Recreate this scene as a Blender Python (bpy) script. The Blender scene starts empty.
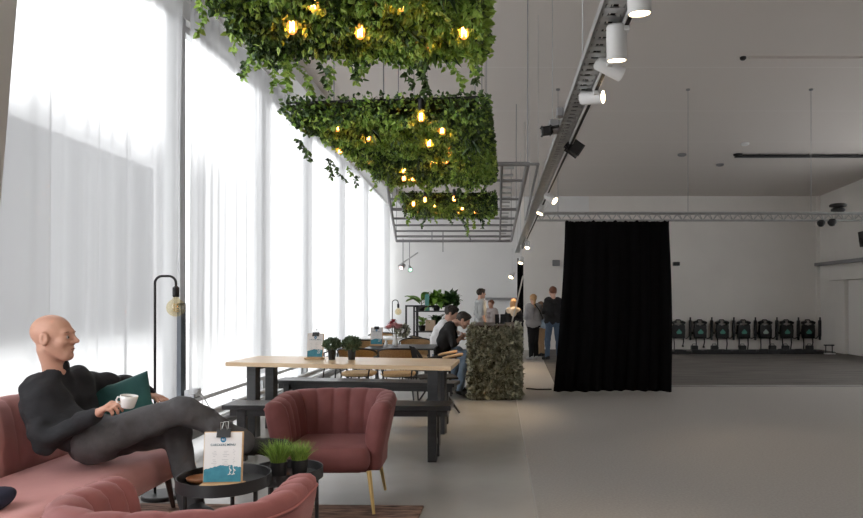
import bpy, bmesh, math, random
import numpy as np
from mathutils import Vector, Matrix
random.seed(7)
rng = np.random.default_rng(11)
PI = math.pi
SC = bpy.context.scene
COL = SC.collection
EYE, FPX, CX, CY = 1.36, 690.0, 498.5, 300.0
def P(px, py, Y):            # a pixel of the photograph at depth Y, in metres
    return Vector(((px-CX)/FPX*Y, Y, EYE-(py-CY)/FPX*Y))
def R(d): return math.radians(d)

# ---------------------------------------------------------------- materials
def mat(name, col, rough=.6, metal=0., var=None, vscale=8., vstretch=(1,1,1), bump=0., bscale=60., bstretch=(1,1,1), sheen=0.,
        spec=.5, emit=None, estr=0., island=False, coat=0., space='Object', detail=4.):
    m = bpy.data.materials.new(name); m.use_nodes = True
    nt = m.node_tree; N = nt.nodes; L = nt.links
    b = N['Principled BSDF']
    b.inputs['Base Color'].default_value = (*col, 1)
    b.inputs['Roughness'].default_value = rough
    b.inputs['Metallic'].default_value = metal
    b.inputs['Specular IOR Level'].default_value = spec
    if sheen:
        b.inputs['Sheen Weight'].default_value = sheen
        b.inputs['Sheen Roughness'].default_value = .35
        b.inputs['Sheen Tint'].default_value = (min(1,col[0]*1.6+.2), min(1,col[1]*1.6+.2), min(1,col[2]*1.6+.2), 1)
    if coat:
        b.inputs['Coat Weight'].default_value = coat; b.inputs['Coat Roughness'].default_value = .15
    tc = N.new('ShaderNodeTexCoord')
    if var is not None:
        rp = N.new('ShaderNodeValToRGB')
        rp.color_ramp.elements[0].color = (*col, 1); rp.color_ramp.elements[1].color = (*var, 1)
        rp.color_ramp.elements[0].position = .3; rp.color_ramp.elements[1].position = .72
        if island:
            g = N.new('ShaderNodeNewGeometry'); L.new(g.outputs['Random Per Island'], rp.inputs[0])
            rp.color_ramp.elements[0].position = 0; rp.color_ramp.elements[1].position = 1
        else:
            mp = N.new('ShaderNodeMapping'); mp.inputs['Scale'].default_value = vstretch
            L.new(tc.outputs[space], mp.inputs[0])
            nz = N.new('ShaderNodeTexNoise'); nz.inputs['Scale'].default_value = vscale; nz.inputs['Detail'].default_value = detail
            L.new(mp.outputs[0], nz.inputs['Vector']); L.new(nz.outputs['Fac'], rp.inputs[0])
        L.new(rp.outputs[0], b.inputs['Base Color'])
    if bump:
        mp = N.new('ShaderNodeMapping'); mp.inputs['Scale'].default_value = bstretch
        L.new(tc.outputs[space], mp.inputs[0])
        nz = N.new('ShaderNodeTexNoise'); nz.inputs['Scale'].default_value = bscale; nz.inputs['Detail'].default_value = 3
        L.new(mp.outputs[0], nz.inputs['Vector'])
        bp = N.new('ShaderNodeBump'); bp.inputs['Strength'].default_value = bump; bp.inputs['Distance'].default_value = .01
        L.new(nz.outputs['Fac'], bp.inputs['Height']); L.new(bp.outputs[0], b.inputs['Normal'])
    if emit is not None:
        b.inputs['Emission Color'].default_value = (*emit, 1); b.inputs['Emission Strength'].default_value = estr
    return m

def mat_lines(name, col, line, rough, axis, spacing, offset, width, var=None, axis2=None, spacing2=1):
    """painted surface with thin joint lines every `spacing` metres along one axis"""
    m = mat(name, col, rough, var=var, vscale=.6)
    nt = m.node_tree; N = nt.nodes; L = nt.links; b = N['Principled BSDF']
    tc = N.new('ShaderNodeTexCoord'); sp = N.new('ShaderNodeSeparateXYZ'); L.new(tc.outputs['Object'], sp.inputs[0])
    def lines(ax, spc, off):
        a = N.new('ShaderNodeMath'); a.operation = 'ADD'; a.inputs[1].default_value = off
        L.new(sp.outputs[ax], a.inputs[0])
        d = N.new('ShaderNodeMath'); d.operation = 'PINGPONG'; d.inputs[1].default_value = spc/2; L.new(a.outputs[0], d.inputs[0])
        lt = N.new('ShaderNodeMath'); lt.operation = 'LESS_THAN'; lt.inputs[1].default_value = width; L.new(d.outputs[0], lt.inputs[0])
        return lt
    o = lines(axis, spacing, offset)
    if axis2:
        o2 = lines(axis2, spacing2, 0); mx = N.new('ShaderNodeMath'); mx.operation = 'MAXIMUM'
        L.new(o.outputs[0], mx.inputs[0]); L.new(o2.outputs[0], mx.inputs[1]); o = mx
    mix = N.new('ShaderNodeMix'); mix.data_type = 'RGBA'
    L.new(o.outputs[0], mix.inputs['Factor'])
    src = b.inputs['Base Color'].links
    if src: L.new(src[0].from_socket, mix.inputs['A'])
    else: mix.inputs['A'].default_value = (*col, 1)
    mix.inputs['B'].default_value = (*line, 1)
    L.new(mix.outputs['Result'], b.inputs['Base Color'])
    return m

def mat_sheer(name, transp, col):
    m = bpy.data.materials.new(name); m.use_nodes = True
    nt = m.node_tree; N = nt.nodes; L = nt.links; N.remove(N['Principled BSDF'])
    out = N['Material Output']
    tr = N.new('ShaderNodeBsdfTransparent')
    tl = N.new('ShaderNodeBsdfTranslucent'); tl.inputs[0].default_value = (*col, 1)
    df = N.new('ShaderNodeBsdfDiffuse'); df.inputs[0].default_value = (*col, 1)
    def mix(f, a, b):
        m_ = N.new('ShaderNodeMixShader'); m_.inputs[0].default_value = f
        L.new(a.outputs[0], m_.inputs[1]); L.new(b.outputs[0], m_.inputs[2]); return m_
    rf = N.new('ShaderNodeBsdfRefraction'); rf.inputs['Color'].default_value = (1,1,1,1); rf.inputs['Roughness'].default_value = .5; rf.inputs['IOR'].default_value = 1.08
    tr = mix(.82, tr, rf)                         # what passes between the threads is softened a little
    weave = mix(.38, tl, df)                      # the threads: let through / throw back
    L.new(mix(1-transp, tr, weave).outputs[0], out.inputs[0])
    return m

def mat_pane(name, tint=(1,1,1), gloss=.06):
    m = bpy.data.materials.new(name); m.use_nodes = True
    nt = m.node_tree; N = nt.nodes; L = nt.links; N.remove(N['Principled BSDF'])
    out = N['Material Output']
    tr = N.new('ShaderNodeBsdfTransparent'); tr.inputs[0].default_value = (*tint, 1)
    gl = N.new('ShaderNodeBsdfGlossy'); gl.inputs['Roughness'].default_value = .03
    mx = N.new('ShaderNodeMixShader'); mx.inputs[0].default_value = gloss
    L.new(tr.outputs[0], mx.inputs[1]); L.new(gl.outputs[0], mx.inputs[2]); L.new(mx.outputs[0], out.inputs[0])
    return m

# ---------------------------------------------------------------- objects
def obj(name, bm, m, parent=None, smooth=False, kind=None, label=None):
    me = bpy.data.meshes.new(name)
    if isinstance(bm, tuple):
        me.from_pydata(bm[0], [], bm[1])
    else:
        bmesh.ops.recalc_face_normals(bm, faces=bm.faces)
        bm.to_mesh(me); bm.free()
    if smooth:
        me.polygons.foreach_set('use_smooth', [True]*len(me.polygons))
        if smooth == 'auto':
            try: me.set_sharp_from_angle(angle=R(38))
            except Exception: pass
    me.materials.append(m)
    o = bpy.data.objects.new(name, me); COL.objects.link(o)
    if parent is not None: o.parent = parent
    if kind: o['kind'] = kind
    if label: o['label'] = label
    return o
def tag(o, label, cat, group=None):
    o['label'] = label; o['category'] = cat
    if group: o['group'] = group
    return o
def thing(name, label, cat, loc=(0,0,0), rz=0, group=None):
    o = bpy.data.objects.new(name, None); COL.objects.link(o)
    o.empty_display_size = .1
    o.location = loc; o.rotation_euler = (0, 0, rz)
    return tag(o, label, cat, group)
def dup(root, loc, rz=None, label=None, rot=None, scale=None):
    def cp(o, par):
        c = o.copy(); COL.objects.link(c)
        if par is not None: c.parent = par
        for ch in list(o.children): cp(ch, c)
        return c
    r = cp(root, None); r.location = loc
    if rz is not None: r.rotation_euler = (0, 0, rz)
    if rot is not None: r.rotation_euler = rot
    if scale is not None: r.scale = (scale,)*3
    if label: r['label'] = label
    return r
def struct(name, bm, m, parent=None, smooth=False):
    o = obj(name, bm, m, parent, smooth)
    if parent is None: o['kind'] = 'structure'
    return o
def recenter(o, base):
    """put the origin of a mesh thing at its base"""
    base = Vector(base); o.data.transform(Matrix.Translation(-base)); o.location = base
    return o

# ---------------------------------------------------------------- shapes
def nb(): return bmesh.new()
def box(bm, c, s, M=None, bev=0, seg=2):
    vs = bmesh.ops.create_cube(bm, size=1)['verts']
    for v in vs:
        v.co = Vector((v.co.x*s[0], v.co.y*s[1], v.co.z*s[2]))
        if M is not None: v.co = M @ v.co
        v.co += Vector(c)
    if bev:
        es = list({e for v in vs for e in v.link_edges})
        bmesh.ops.bevel(bm, geom=es, offset=bev, segments=seg, affect='EDGES', profile=.5)
def span(bm, lo, hi, bev=0, seg=2):
    box(bm, [(a+b)/2 for a, b in zip(lo, hi)], [abs(b-a) for a, b in zip(lo, hi)], None, bev, seg)
def grid(bm, rows, cu=False, cv=False):
    V = [[bm.verts.new(p) for p in r] for r in rows]
    n, m = len(V), len(V[0])
    for i in range(n if cu else n-1):
        for j in range(m if cv else m-1):
            a, b, c, d = V[i][j], V[(i+1) % n][j], V[(i+1) % n][(j+1) % m], V[i][(j+1) % m]
            if len({a, b, c, d}) == 4:
                try: bm.faces.new((a, b, c, d))
                except ValueError: pass
    return V
def tube(bm, pts, r, seg=8, caps=True, closed=False):
    pts = [Vector(p) for p in pts]; n = len(pts)
    rs = r if isinstance(r, (list, tuple)) else [r]*n
    t0 = (pts[1]-pts[0]).normalized()
    up = Vector((0, 0, 1)) if abs(t0.z) < .9 else Vector((1, 0, 0))
    nrm = t0.cross(up).normalized(); rows = []
    for i in range(n):
        if closed: t = (pts[(i+1) % n]-pts[i-1]).normalized()
        else: t = (pts[min(i+1, n-1)]-pts[max(i-1, 0)]).normalized()
        nrm = (nrm-t*nrm.dot(t)).normalized(); bn = t.cross(nrm)
        rows.append([pts[i]+(nrm*math.cos(2*PI*k/seg)+bn*math.sin(2*PI*k/seg))*rs[i] for k in range(seg)])
    V = grid(bm, rows, closed, True)
    if caps and not closed:
        bm.faces.new(V[0]); bm.faces.new(V[-1])
def lathe(bm, prof, seg=24, M=None, c=(0,0,0)):
    c = Vector(c); rows = []
    for r, z in prof:
        row = []
        for k in range(seg):
            v = Vector((r*math.cos(2*PI*k/seg), r*math.sin(2*PI*k/seg), z))
            if M is not None: v = M @ v
            row.append(v+c)
        rows.append(row)
    V = grid(bm, rows, False, True)
    if prof[0][0] > 1e-6: bm.faces.new(V[0])
    if prof[-1][0] > 1e-6: bm.faces.new(V[-1])
    bmesh.ops.remove_doubles(bm, verts=[v for row in V for v in row], dist=1e-6)
def prism(bm, poly, z0, z1, bev=0, M=None, c=(0,0,0)):
    f = lambda p, z: (M @ Vector((p[0], p[1], z)) if M is not None else Vector((p[0], p[1], z)))+Vector(c)
    a = [bm.verts.new(f(p, z0)) for p in poly]; b = [bm.verts.new(f(p, z1)) for p in poly]
    n = len(poly)
    bm.faces.new(a); bm.faces.new(b)
    fs = [bm.faces.new((a[i], a[(i+1) % n], b[(i+1) % n], b[i])) for i in range(n)]
    if bev:
        es = list({e for v in a+b for e in v.link_edges if e.other_vert(v) in a or e.other_vert(v) in b})
        es = [e for e in es if not ((e.verts[0] in a) ^ (e.verts[1] in a))]
        bmesh.ops.bevel(bm, geom=es, offset=bev, segments=2, affect='EDGES', profile=.5)
def axis_to(d):
    """matrix turning +Z to direction d"""
    return Vector(d).normalized().to_track_quat('Z', 'Y').to_matrix()
def cyl(bm, a, b, r, seg=12, r2=None):
    tube(bm, [a, b], [r, r if r2 is None else r2], seg)
def arc(c, r, a0, a1, n, u, v):
    c, u, v = Vector(c), Vector(u), Vector(v)
    return [c+(u*math.cos(a0+(a1-a0)*i/n)+v*math.sin(a0+(a1-a0)*i/n))*r for i in range(n+1)]

# leaves: (position, outward direction) lists -> one mesh of small folded leaves
def leaves(pos, out, size, jitter=.8, droop=.25, wide=.42, bias=None):
    pos = np.asarray(pos, float); out = np.asarray(out, float); n = len(pos)
    d = out+rng.normal(0, jitter, (n, 3)); d[:, 2] -= droop
    d /= np.linalg.norm(d, axis=1)[:, None]
    q = rng.normal(0, 1, (n, 3)); s = np.cross(d, q); s /= np.linalg.norm(s, axis=1)[:, None]
    u = np.cross(s, d)
    L = (size*rng.uniform(.65, 1.25, n))[:, None]
    b = pos; t = pos+d*L; m = pos+d*L*.5-u*L*.10
    l1 = pos+d*L*.32+s*L*wide+u*L*.07; r1 = pos+d*L*.32-s*L*wide+u*L*.07
    l2 = pos+d*L*.7+s*L*wide*.62+u*L*.03; r2 = pos+d*L*.7-s*L*wide*.62+u*L*.03
    V = np.stack([b, l1, l2, t, r2, r1, m], 1).reshape(-1, 3)
    k = np.arange(n)*7
    F = np.stack([k, k+6, k+2, k+1], 1).tolist()+np.stack([k, k+5, k+4, k+6], 1).tolist()
    F += np.stack([k+6, k+3, k+2], 1).tolist()+np.stack([k+6, k+4, k+3], 1).tolist()
    return V.tolist(), F
def join_pydata(*parts):
    V, F = [], []
    for v, f in parts:
        o = len(V); V += [tuple(x) for x in v]; F += [tuple(i+o for i in q) for q in f]
    return V, F
def bm_pydata(bm):
    bm.verts.index_update()
    r = ([tuple(v.co) for v in bm.verts], [tuple(v.index for v in f.verts) for f in bm.faces]); bm.free()
    return r

# ---------------------------------------------------------------- implicit surfaces for figures
class Field:
    def __init__(s, lo, hi, res):
        s.lo = np.array(lo, float); s.res = res
        s.n = np.maximum(4, np.ceil((np.array(hi)-s.lo)/res).astype(int)+1)
        s.a = np.full(s.n, 10., np.float32)
        s.ax = [(s.lo[i]+np.arange(s.n[i])*res).astype(np.float32) for i in range(3)]
    def _blk(s, lo, hi):
        i0 = np.clip(np.floor((np.array(lo)-s.lo)/s.res).astype(int), 0, s.n-1)
        i1 = np.clip(np.ceil((np.array(hi)-s.lo)/s.res).astype(int)+1, 1, s.n)
        if np.any(i1 <= i0): return None, None
        sl = tuple(slice(a, b) for a, b in zip(i0, i1))
        X = s.ax[0][sl[0]][:, None, None]; Y = s.ax[1][sl[1]][None, :, None]; Z = s.ax[2][sl[2]][None, None, :]
        return sl, (X, Y, Z)
    def _put(s, sl, d, k, sub):
        a = s.a[sl]
        if sub: a = -a
        h = np.clip(.5+.5*(d-a)/k, 0, 1)
        r = d*(1-h)+a*h-k*h*(1-h)
        s.a[sl] = -r if sub else r
    def cone(s, a, b, ra, rb, k=.02, sub=False):
        a = np.array(a, float); b = np.array(b, float); m = max(ra, rb)+k+.03
        sl, g = s._blk(np.minimum(a, b)-m, np.maximum(a, b)+m)
        if sl is None: return
        ba = b-a; bb = float(ba@ba)+1e-12
        px, py, pz = g[0]-a[0], g[1]-a[1], g[2]-a[2]
        h = np.clip((px*ba[0]+py*ba[1]+pz*ba[2])/bb, 0, 1)
        d = np.sqrt((px-ba[0]*h)**2+(py-ba[1]*h)**2+(pz-ba[2]*h)**2)-(ra+(rb-ra)*h)
        s._put(sl, d.astype(np.float32), k, sub)
    def ell(s, c, r, M=None, k=.02, sub=False):
        c = np.array(c, float); r = np.array(r, float); m = r.max()+k+.03
        sl, g = s._blk(c-m, c+m)
        if sl is None: return
        p = [g[0]-c[0], g[1]-c[1], g[2]-c[2]]
        if M is not None:
            Q = np.array(M)       # columns = local axes
            p = [p[0]*Q[0, i]+p[1]*Q[1, i]+p[2]*Q[2, i] for i in range(3)]
        k0 = np.sqrt((p[0]/r[0])**2+(p[1]/r[1])**2+(p[2]/r[2])**2)
        k1 = np.sqrt((p[0]/r[0]**2)**2+(p[1]/r[1]**2)**2+(p[2]/r[2]**2)**2)+1e-9
        s._put(sl, (k0*(k0-1)/k1).astype(np.float32), k, sub)
    def cut(s, n, c):             # keep the side where n.p < c
        n = np.array(n, float)
        d = s.ax[0][:, None, None]*n[0]+s.ax[1][None, :, None]*n[1]+s.ax[2][None, None, :]*n[2]-c
        s.a = np.maximum(s.a, d.astype(np.float32))
    def ripple(s, amp, freq, seed=0):
        r = np.random.default_rng(seed)
        X, Y, Z = s.ax[0][:, None, None], s.ax[1][None, :, None], s.ax[2][None, None, :]
        for i in range(5):
            k = r.normal(0, 1, 3); k = k/np.linalg.norm(k)*freq*r.uniform(.6, 1.7); ph = r.uniform(0, 6)
            w = np.sin(X*k[0]+Y*k[1]+Z*k[2]+ph+1.3*np.sin(X*k[2]*.6+Z*k[0]*.5))
            s.a += (amp*w/2.2).astype(np.float32)
    def mesh(s):
        a = s.a
        for ax in range(3):
            sl = [slice(None)]*3; sl[ax] = 0; a[tuple(sl)] = np.maximum(a[tuple(sl)], .01)
            sl[ax] = -1; a[tuple(sl)] = np.maximum(a[tuple(sl)], .01)
        ins = a < 0
        c = np.zeros(np.array(a.shape)-1, np.int8)
        offs = [(i, j, k) for i in (0, 1) for j in (0, 1) for k in (0, 1)]
        nx, ny, nz = c.shape
        for o in offs: c += ins[o[0]:o[0]+nx, o[1]:o[1]+ny, o[2]:o[2]+nz]
        act = np.argwhere((c > 0) & (c < 8)); n = len(act)
        idx = np.full(c.shape, -1, np.int64); idx[tuple(act.T)] = np.arange(n)
        val = np.stack([a[act[:, 0]+o[0], act[:, 1]+o[1], act[:, 2]+o[2]] for o in offs], 1)
        O = np.array(offs, float); acc = np.zeros((n, 3)); cnt = np.zeros(n)
        for i in range(8):
            for j in range(i+1, 8):
                if np.abs(O[i]-O[j]).sum() != 1: continue
                x = (val[:, i] < 0) != (val[:, j] < 0)
                t = val[:, i]/(val[:, i]-val[:, j]+1e-12)
                acc += np.where(x[:, None], O[i]+(O[j]-O[i])*t[:, None], 0); cnt += x
        V = (act+acc/np.maximum(cnt, 1)[:, None])*s.res+s.lo
        F = []
        for ax in range(3):
            sl0 = [slice(None)]*3; sl1 = [slice(None)]*3
            sl0[ax] = slice(0, -1); sl1[ax] = slice(1, None)
            e = np.argwhere(ins[tuple(sl0)] != ins[tuple(sl1)])
            u, v = [q for q in range(3) if q != ax]
            e = e[(e[:, u] > 0) & (e[:, v] > 0) & (e[:, u] < c.shape[u]) & (e[:, v] < c.shape[v])]
            def cell(du, dv):
                q = e.copy(); q[:, u] -= du; q[:, v] -= dv
                return idx[q[:, 0], q[:, 1], q[:, 2]]
            quad = np.stack([cell(1, 1), cell(0, 1), cell(0, 0), cell(1, 0)], 1)
            quad = quad[(quad >= 0).all(1)]
            F.append(quad)
        return V.tolist(), np.concatenate(F).tolist()

def field_obj(name, f, m, parent, base):
    V, F = f.mesh()
    me = bpy.data.meshes.new(name)
    me.from_pydata([(v[0]-base[0], v[1]-base[1], v[2]-base[2]) for v in V], [], F)
    bm = bmesh.new(); bm.from_mesh(me); bmesh.ops.recalc_face_normals(bm, faces=bm.faces)
    bmesh.ops.smooth_vert(bm, verts=bm.verts, factor=.35, use_axis_x=True, use_axis_y=True, use_axis_z=True)
    bm.to_mesh(me); bm.free()
    me.polygons.foreach_set('use_smooth', [True]*len(me.polygons))
    me.materials.append(m)
    o = bpy.data.objects.new(name, me); COL.objects.link(o)
    if parent is not None: o.parent = parent
    else: o.location = base
    return o
# ================================================================ materials
M = dict(
 white=mat('painted_wall', (.78,.78,.77), .8, var=(.72,.72,.72), vscale=.7, bump=.05, bscale=90),
 wallr=mat('grey_painted_wall', (.80,.77,.73), .8, var=(.74,.71,.675), vscale=.9, bump=.05, bscale=90),
 black=mat('black_metal', (.018,.018,.02), .45),
 blacksat=mat('black_plastic', (.014,.014,.015), .55),
 darkwood=mat('black_stained_wood', (.020,.021,.023), .36, var=(.035,.036,.039), vscale=3, vstretch=(1,14,14), bump=.12, bscale=20, bstretch=(1,12,12)),
 oak=mat('oak', (.74,.50,.29), .30, var=(.86,.66,.43), vscale=2.2, vstretch=(1,9,9), bump=.08, bscale=14, bstretch=(1,14,14)),
 wood=mat('light_wood', (.52,.33,.17), .5, var=(.62,.42,.24), vscale=9, vstretch=(1,6,6)),
 bowl=mat('reddish_wood', (.30,.12,.05), .45, var=(.36,.16,.07), vscale=20),
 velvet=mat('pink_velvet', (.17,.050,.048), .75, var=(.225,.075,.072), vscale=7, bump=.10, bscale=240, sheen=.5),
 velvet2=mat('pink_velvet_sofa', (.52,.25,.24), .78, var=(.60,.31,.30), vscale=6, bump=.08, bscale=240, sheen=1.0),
 piping=mat('pink_piping', (.26,.085,.08), .7, sheen=.3),
 brass=mat('brass', (.62,.43,.18), .3, metal=1),
 steel=mat('galvanised_steel', (.42,.43,.43), .45, metal=.75, var=(.52,.53,.53), vscale=14),
 greysteel=mat('grey_metal', (.30,.30,.31), .5, metal=.6),
 lampwhite=mat('white_lacquer', (.72,.72,.72), .4),
 sheer=mat_sheer('sheer_white_fabric', .36, (.42,.42,.425)),
 pane=mat_pane('window_glass'),
 winframe=mat('window_frame_pale', (.62,.63,.64), .5),
 sill=mat('white_sill', (.75,.75,.76), .4),
 drape=mat('black_drape', (.013,.0125,.0135), .95, bump=.15, bscale=40, spec=.1),
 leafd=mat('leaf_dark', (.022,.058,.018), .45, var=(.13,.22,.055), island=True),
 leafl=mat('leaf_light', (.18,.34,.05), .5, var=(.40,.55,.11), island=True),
 ivy=mat('ivy_leaf', (.15,.155,.11), .45, var=(.52,.51,.38), island=True),
 grass=mat('grass_blade', (.10,.20,.03), .5, var=(.34,.50,.10), island=True),
 sage=mat('grey_green_leaf', (.06,.11,.06), .6, var=(.16,.23,.13), island=True),
 stem=mat('brown_stem', (.10,.08,.03), .7),
 mesh=mat('dark_backing', (.03,.045,.018), .8),
 filament=mat('glowing_filament', (1,.6,.2), .5, emit=(1,.58,.26), estr=45),
 bulbglass=mat('amber_bulb_glass', (1,.62,.22), .2, emit=(1,.50,.12), estr=1.7),
 lens=mat('lit_lamp_lens', (1,.9,.75), .4, emit=(1,.72,.42), estr=14),
 lensoff=mat('dark_lens', (.05,.05,.05), .2),
 paper=mat('white_paper', (.78,.77,.77), .7),
 teal=mat('teal_print', (.03,.19,.27), .6, var=(.05,.27,.36), vscale=30),
 navy=mat('navy_print', (.03,.12,.18), .6),
 greyink=mat('grey_print', (.52,.52,.54), .7),
 potblack=mat('black_pot', (.018,.018,.02), .5),
 soil=mat('soil', (.03,.02,.014), .9),
 ceramic=mat('white_ceramic', (.80,.80,.79), .25, coat=.4),
 tealcloth=mat('teal_velvet', (.015,.075,.075), .8, var=(.025,.11,.105), vscale=9, sheen=.4, bump=.1, bscale=200),
 navycloth=mat('navy_cloth', (.010,.011,.030), .85, bump=.1, bscale=90),
 sweater=mat('dark_sweater', (.012,.013,.016), .9, var=(.018,.019,.023), vscale=12, bump=1.0, bscale=13, bstretch=(1,1,1.8), sheen=.06),
 trousers=mat('charcoal_trousers', (.062,.061,.066), .9, var=(.10,.098,.104), vscale=11, bump=1.0, bscale=16, bstretch=(1.6,1,1)),
 skin=mat('skin', (.56,.30,.215), .5, var=(.62,.355,.26), vscale=14, bump=.05, bscale=120),
 skin2=mat('skin_pale', (.55,.32,.24), .55, var=(.60,.37,.28), vscale=14),
 shoe=mat('black_shoe', (.012,.012,.013), .6),
 rattan=mat('rattan', (.42,.27,.13), .6, var=(.56,.40,.22), vscale=60, bump=.5, bscale=130),
 terr=mat('brown_cardboard', (.42,.31,.20), .8),
)
def cloth(name, c, k=.8): return mat(name, c, .9, var=tuple(x*k for x in c), vscale=10, bump=.3, bscale=30)
M.update(tee_white=cloth('white_tee', (.85,.85,.86), .95), tee_black=cloth('black_tee', (.014,.014,.016)), tee_grey=cloth('grey_tee', (.34,.35,.35)),
 hood_grey=cloth('grey_hoodie', (.40,.40,.42)), hood_cream=cloth('cream_hood', (.66,.52,.38)), jeans=cloth('blue_jeans', (.075,.115,.18)), jeans_pale=cloth('pale_blue_jeans', (.24,.33,.45)), lightblue=cloth('light_blue_top', (.40,.50,.60)),
 tan=cloth('tan_trousers', (.42,.27,.15)), blackcloth=cloth('black_trousers', (.012,.012,.014)), pinkw=cloth('pale_top', (.55,.50,.50)), paleshoe=cloth('pale_shoe', (.55,.55,.55)),
 hair_dark=mat('dark_hair', (.022,.014,.010), .6, bump=.4, bscale=90), hair_red=mat('auburn_hair', (.14,.045,.018), .6, bump=.4, bscale=90),
 hair_blond=mat('blond_hair', (.42,.23,.10), .55, var=(.52,.32,.15), vscale=30, bump=.4, bscale=90), hair_brown=mat('brown_hair', (.16,.085,.045), .6, bump=.4, bscale=90))

M['ceil'] = mat_lines('ceiling_panels', (.64,.595,.56), (.70,.66,.63), .85, 'Y', 1.915, .24, .012)
M['ceilw'] = M['ceil']
# polished concrete and the rougher grey floor
M['concrete'] = mat('polished_concrete', (.36,.345,.325), .26, var=(.47,.455,.43), vscale=.9, bump=.02, bscale=6, detail=8, spec=.55)
M['vinyl'] = mat('grey_speckled_floor', (.34,.32,.30), .5, var=(.42,.40,.375), vscale=55, bump=.03, bscale=160, spec=.4)
M['mat'] = mat('streaked_carpet_tiles', (.075,.067,.060), .85, var=(.16,.145,.13), vscale=2.2, vstretch=(.5,3.2,1), bump=.15, bscale=120)
M['asphalt'] = mat('pale_paving', (.80,.80,.79), .8)
M['facade'] = mat('grey_facade', (.10,.10,.105), .8, var=(.13,.13,.135), vscale=.3)

# ================================================================ the hall
XW, XR, YB, Y0 = -3.10, 8.72, 18.8, -3.2        # window wall, right wall, far wall, wall behind the camera
def zc(y): return EYE+3.47-.0345*y              # the ceiling falls a little to the far end
bm = nb(); span(bm, (XW, Y0, -.2), (.246, YB, 0)); struct('floor', bm, M['concrete'])
bm = nb(); span(bm, (.246, Y0, -.2), (XR, YB, 0)); struct('floor_right', bm, M['vinyl'])
bm = nb(); span(bm, (.240, Y0, -.01), (.252, 10.6, .003)); struct('trim_1', bm, mat('pale_joint_strip', (.42,.41,.39), .5))
bm = nb(); prism(bm, [(.90,10.85),(XR-.02,10.85),(XR-.02,YB-.02),(1.10,YB-.02)], .0, .02); struct('floor_carpet', bm, M['mat'])
bm = nb(); span(bm, (.9, 10.80, 0), (XR-.02, 10.85, .024)); struct('trim_2', bm, mat('pale_edge_strip', (.36,.35,.34), .5))
bm = nb(); M4 = []
ya, yb = Y0-.3, YB+.3
vs = [bm.verts.new(v) for v in [(XW-.3,ya,zc(ya)),(XR+.3,ya,zc(ya)),(XR+.3,yb,zc(yb)),(XW-.3,yb,zc(yb)),(XW-.3,ya,zc(ya)+.25),(XR+.3,ya,zc(ya)+.25),(XR+.3,yb,zc(yb)+.25),(XW-.3,yb,zc(yb)+.25)]]
for f in [(0,1,2,3),(4,5,6,7),(0,1,5,4),(1,2,6,5),(2,3,7,6),(3,0,4,7)]: bm.faces.new([vs[i] for i in f])
struct('ceiling', bm, M['ceil'])
bm = nb(); span(bm, (XW-.3, YB, -.2), (XR+.3, YB+.25, 5)); struct('wall_far', bm, M['white'])
bm = nb(); span(bm, (XR, Y0, -.2), (XR+.25, YB, 1.0)); span(bm, (XR, Y0, 3.5), (XR+.25, YB, 5.2))
for a, b in ((Y0,7.5),(10.3,11.3),(14.1,YB)): span(bm, (XR, a, 1.0), (XR+.25, b, 3.5))
struct('wall_right', bm, M['wallr'])
bm = nb(); span(bm, (XW-.3, Y0-.25, -.2), (XR+.3, Y0, 5.2)); struct('wall_rear', bm, M['white'])
def side_window(n, lo, hi, ax):
    # a framed pane filling an opening in the rear wall (ax 0) or the right wall (ax 1)
    bm = nb(); z0, z1 = lo[2], hi[2]
    def bar(u0, u1, a, b):
        if ax == 0: span(bm, (u0, lo[1], a), (u1, hi[1], b))
        else: span(bm, (lo[0], u0, a), (hi[0], u1, b))
    u0, u1 = (lo[0], hi[0]) if ax == 0 else (lo[1], hi[1])
    bar(u0, u0+.07, z0, z1); bar(u1-.07, u1, z0, z1); bar(u0, u1, z0, z0+.07); bar(u0, u1, z1-.07, z1); bar((u0+u1)/2-.03, (u0+u1)/2+.03, z0, z1)
    w = struct('window_%d' % n, bm, M['winframe'])
    bm = nb(); m_ = [(a+b)/2 for a, b in zip(lo, hi)]
    if ax == 0: span(bm, (u0+.05, m_[1]-.005, z0+.05), (u1-.05, m_[1]+.005, z1-.05))
    else: span(bm, (m_[0]-.005, u0+.05, z0+.05), (m_[0]+.005, u1-.05, z1-.05))
    obj('glass', bm, M['pane'], w)
side_window(7, (XW-.16, -2.9, .40), (XW-.08, 3.5, 4.15), 1);
side_window(8, (XR+.08, 7.5, 1.0), (XR+.16, 10.3, 3.5), 1); side_window(9, (XR+.08, 11.3, 1.0), (XR+.16, 14.1, 3.5), 1)  # two unseen right-wall windows, added to brighten the right side of the hall
# a strip of the far wall right of the dark drape stands a little forward and is greyer
bm = nb(); span(bm, (.62, YB-.06, 0), (XR, YB, 4.4)); struct('wall_far_panel', bm, M['wallr'])
bm = nb(); span(bm, (.70, YB-.10, 3.62), (2.45, YB-.055, zc(YB)-.01)); struct('trim_3', bm, M['white'])
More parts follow.
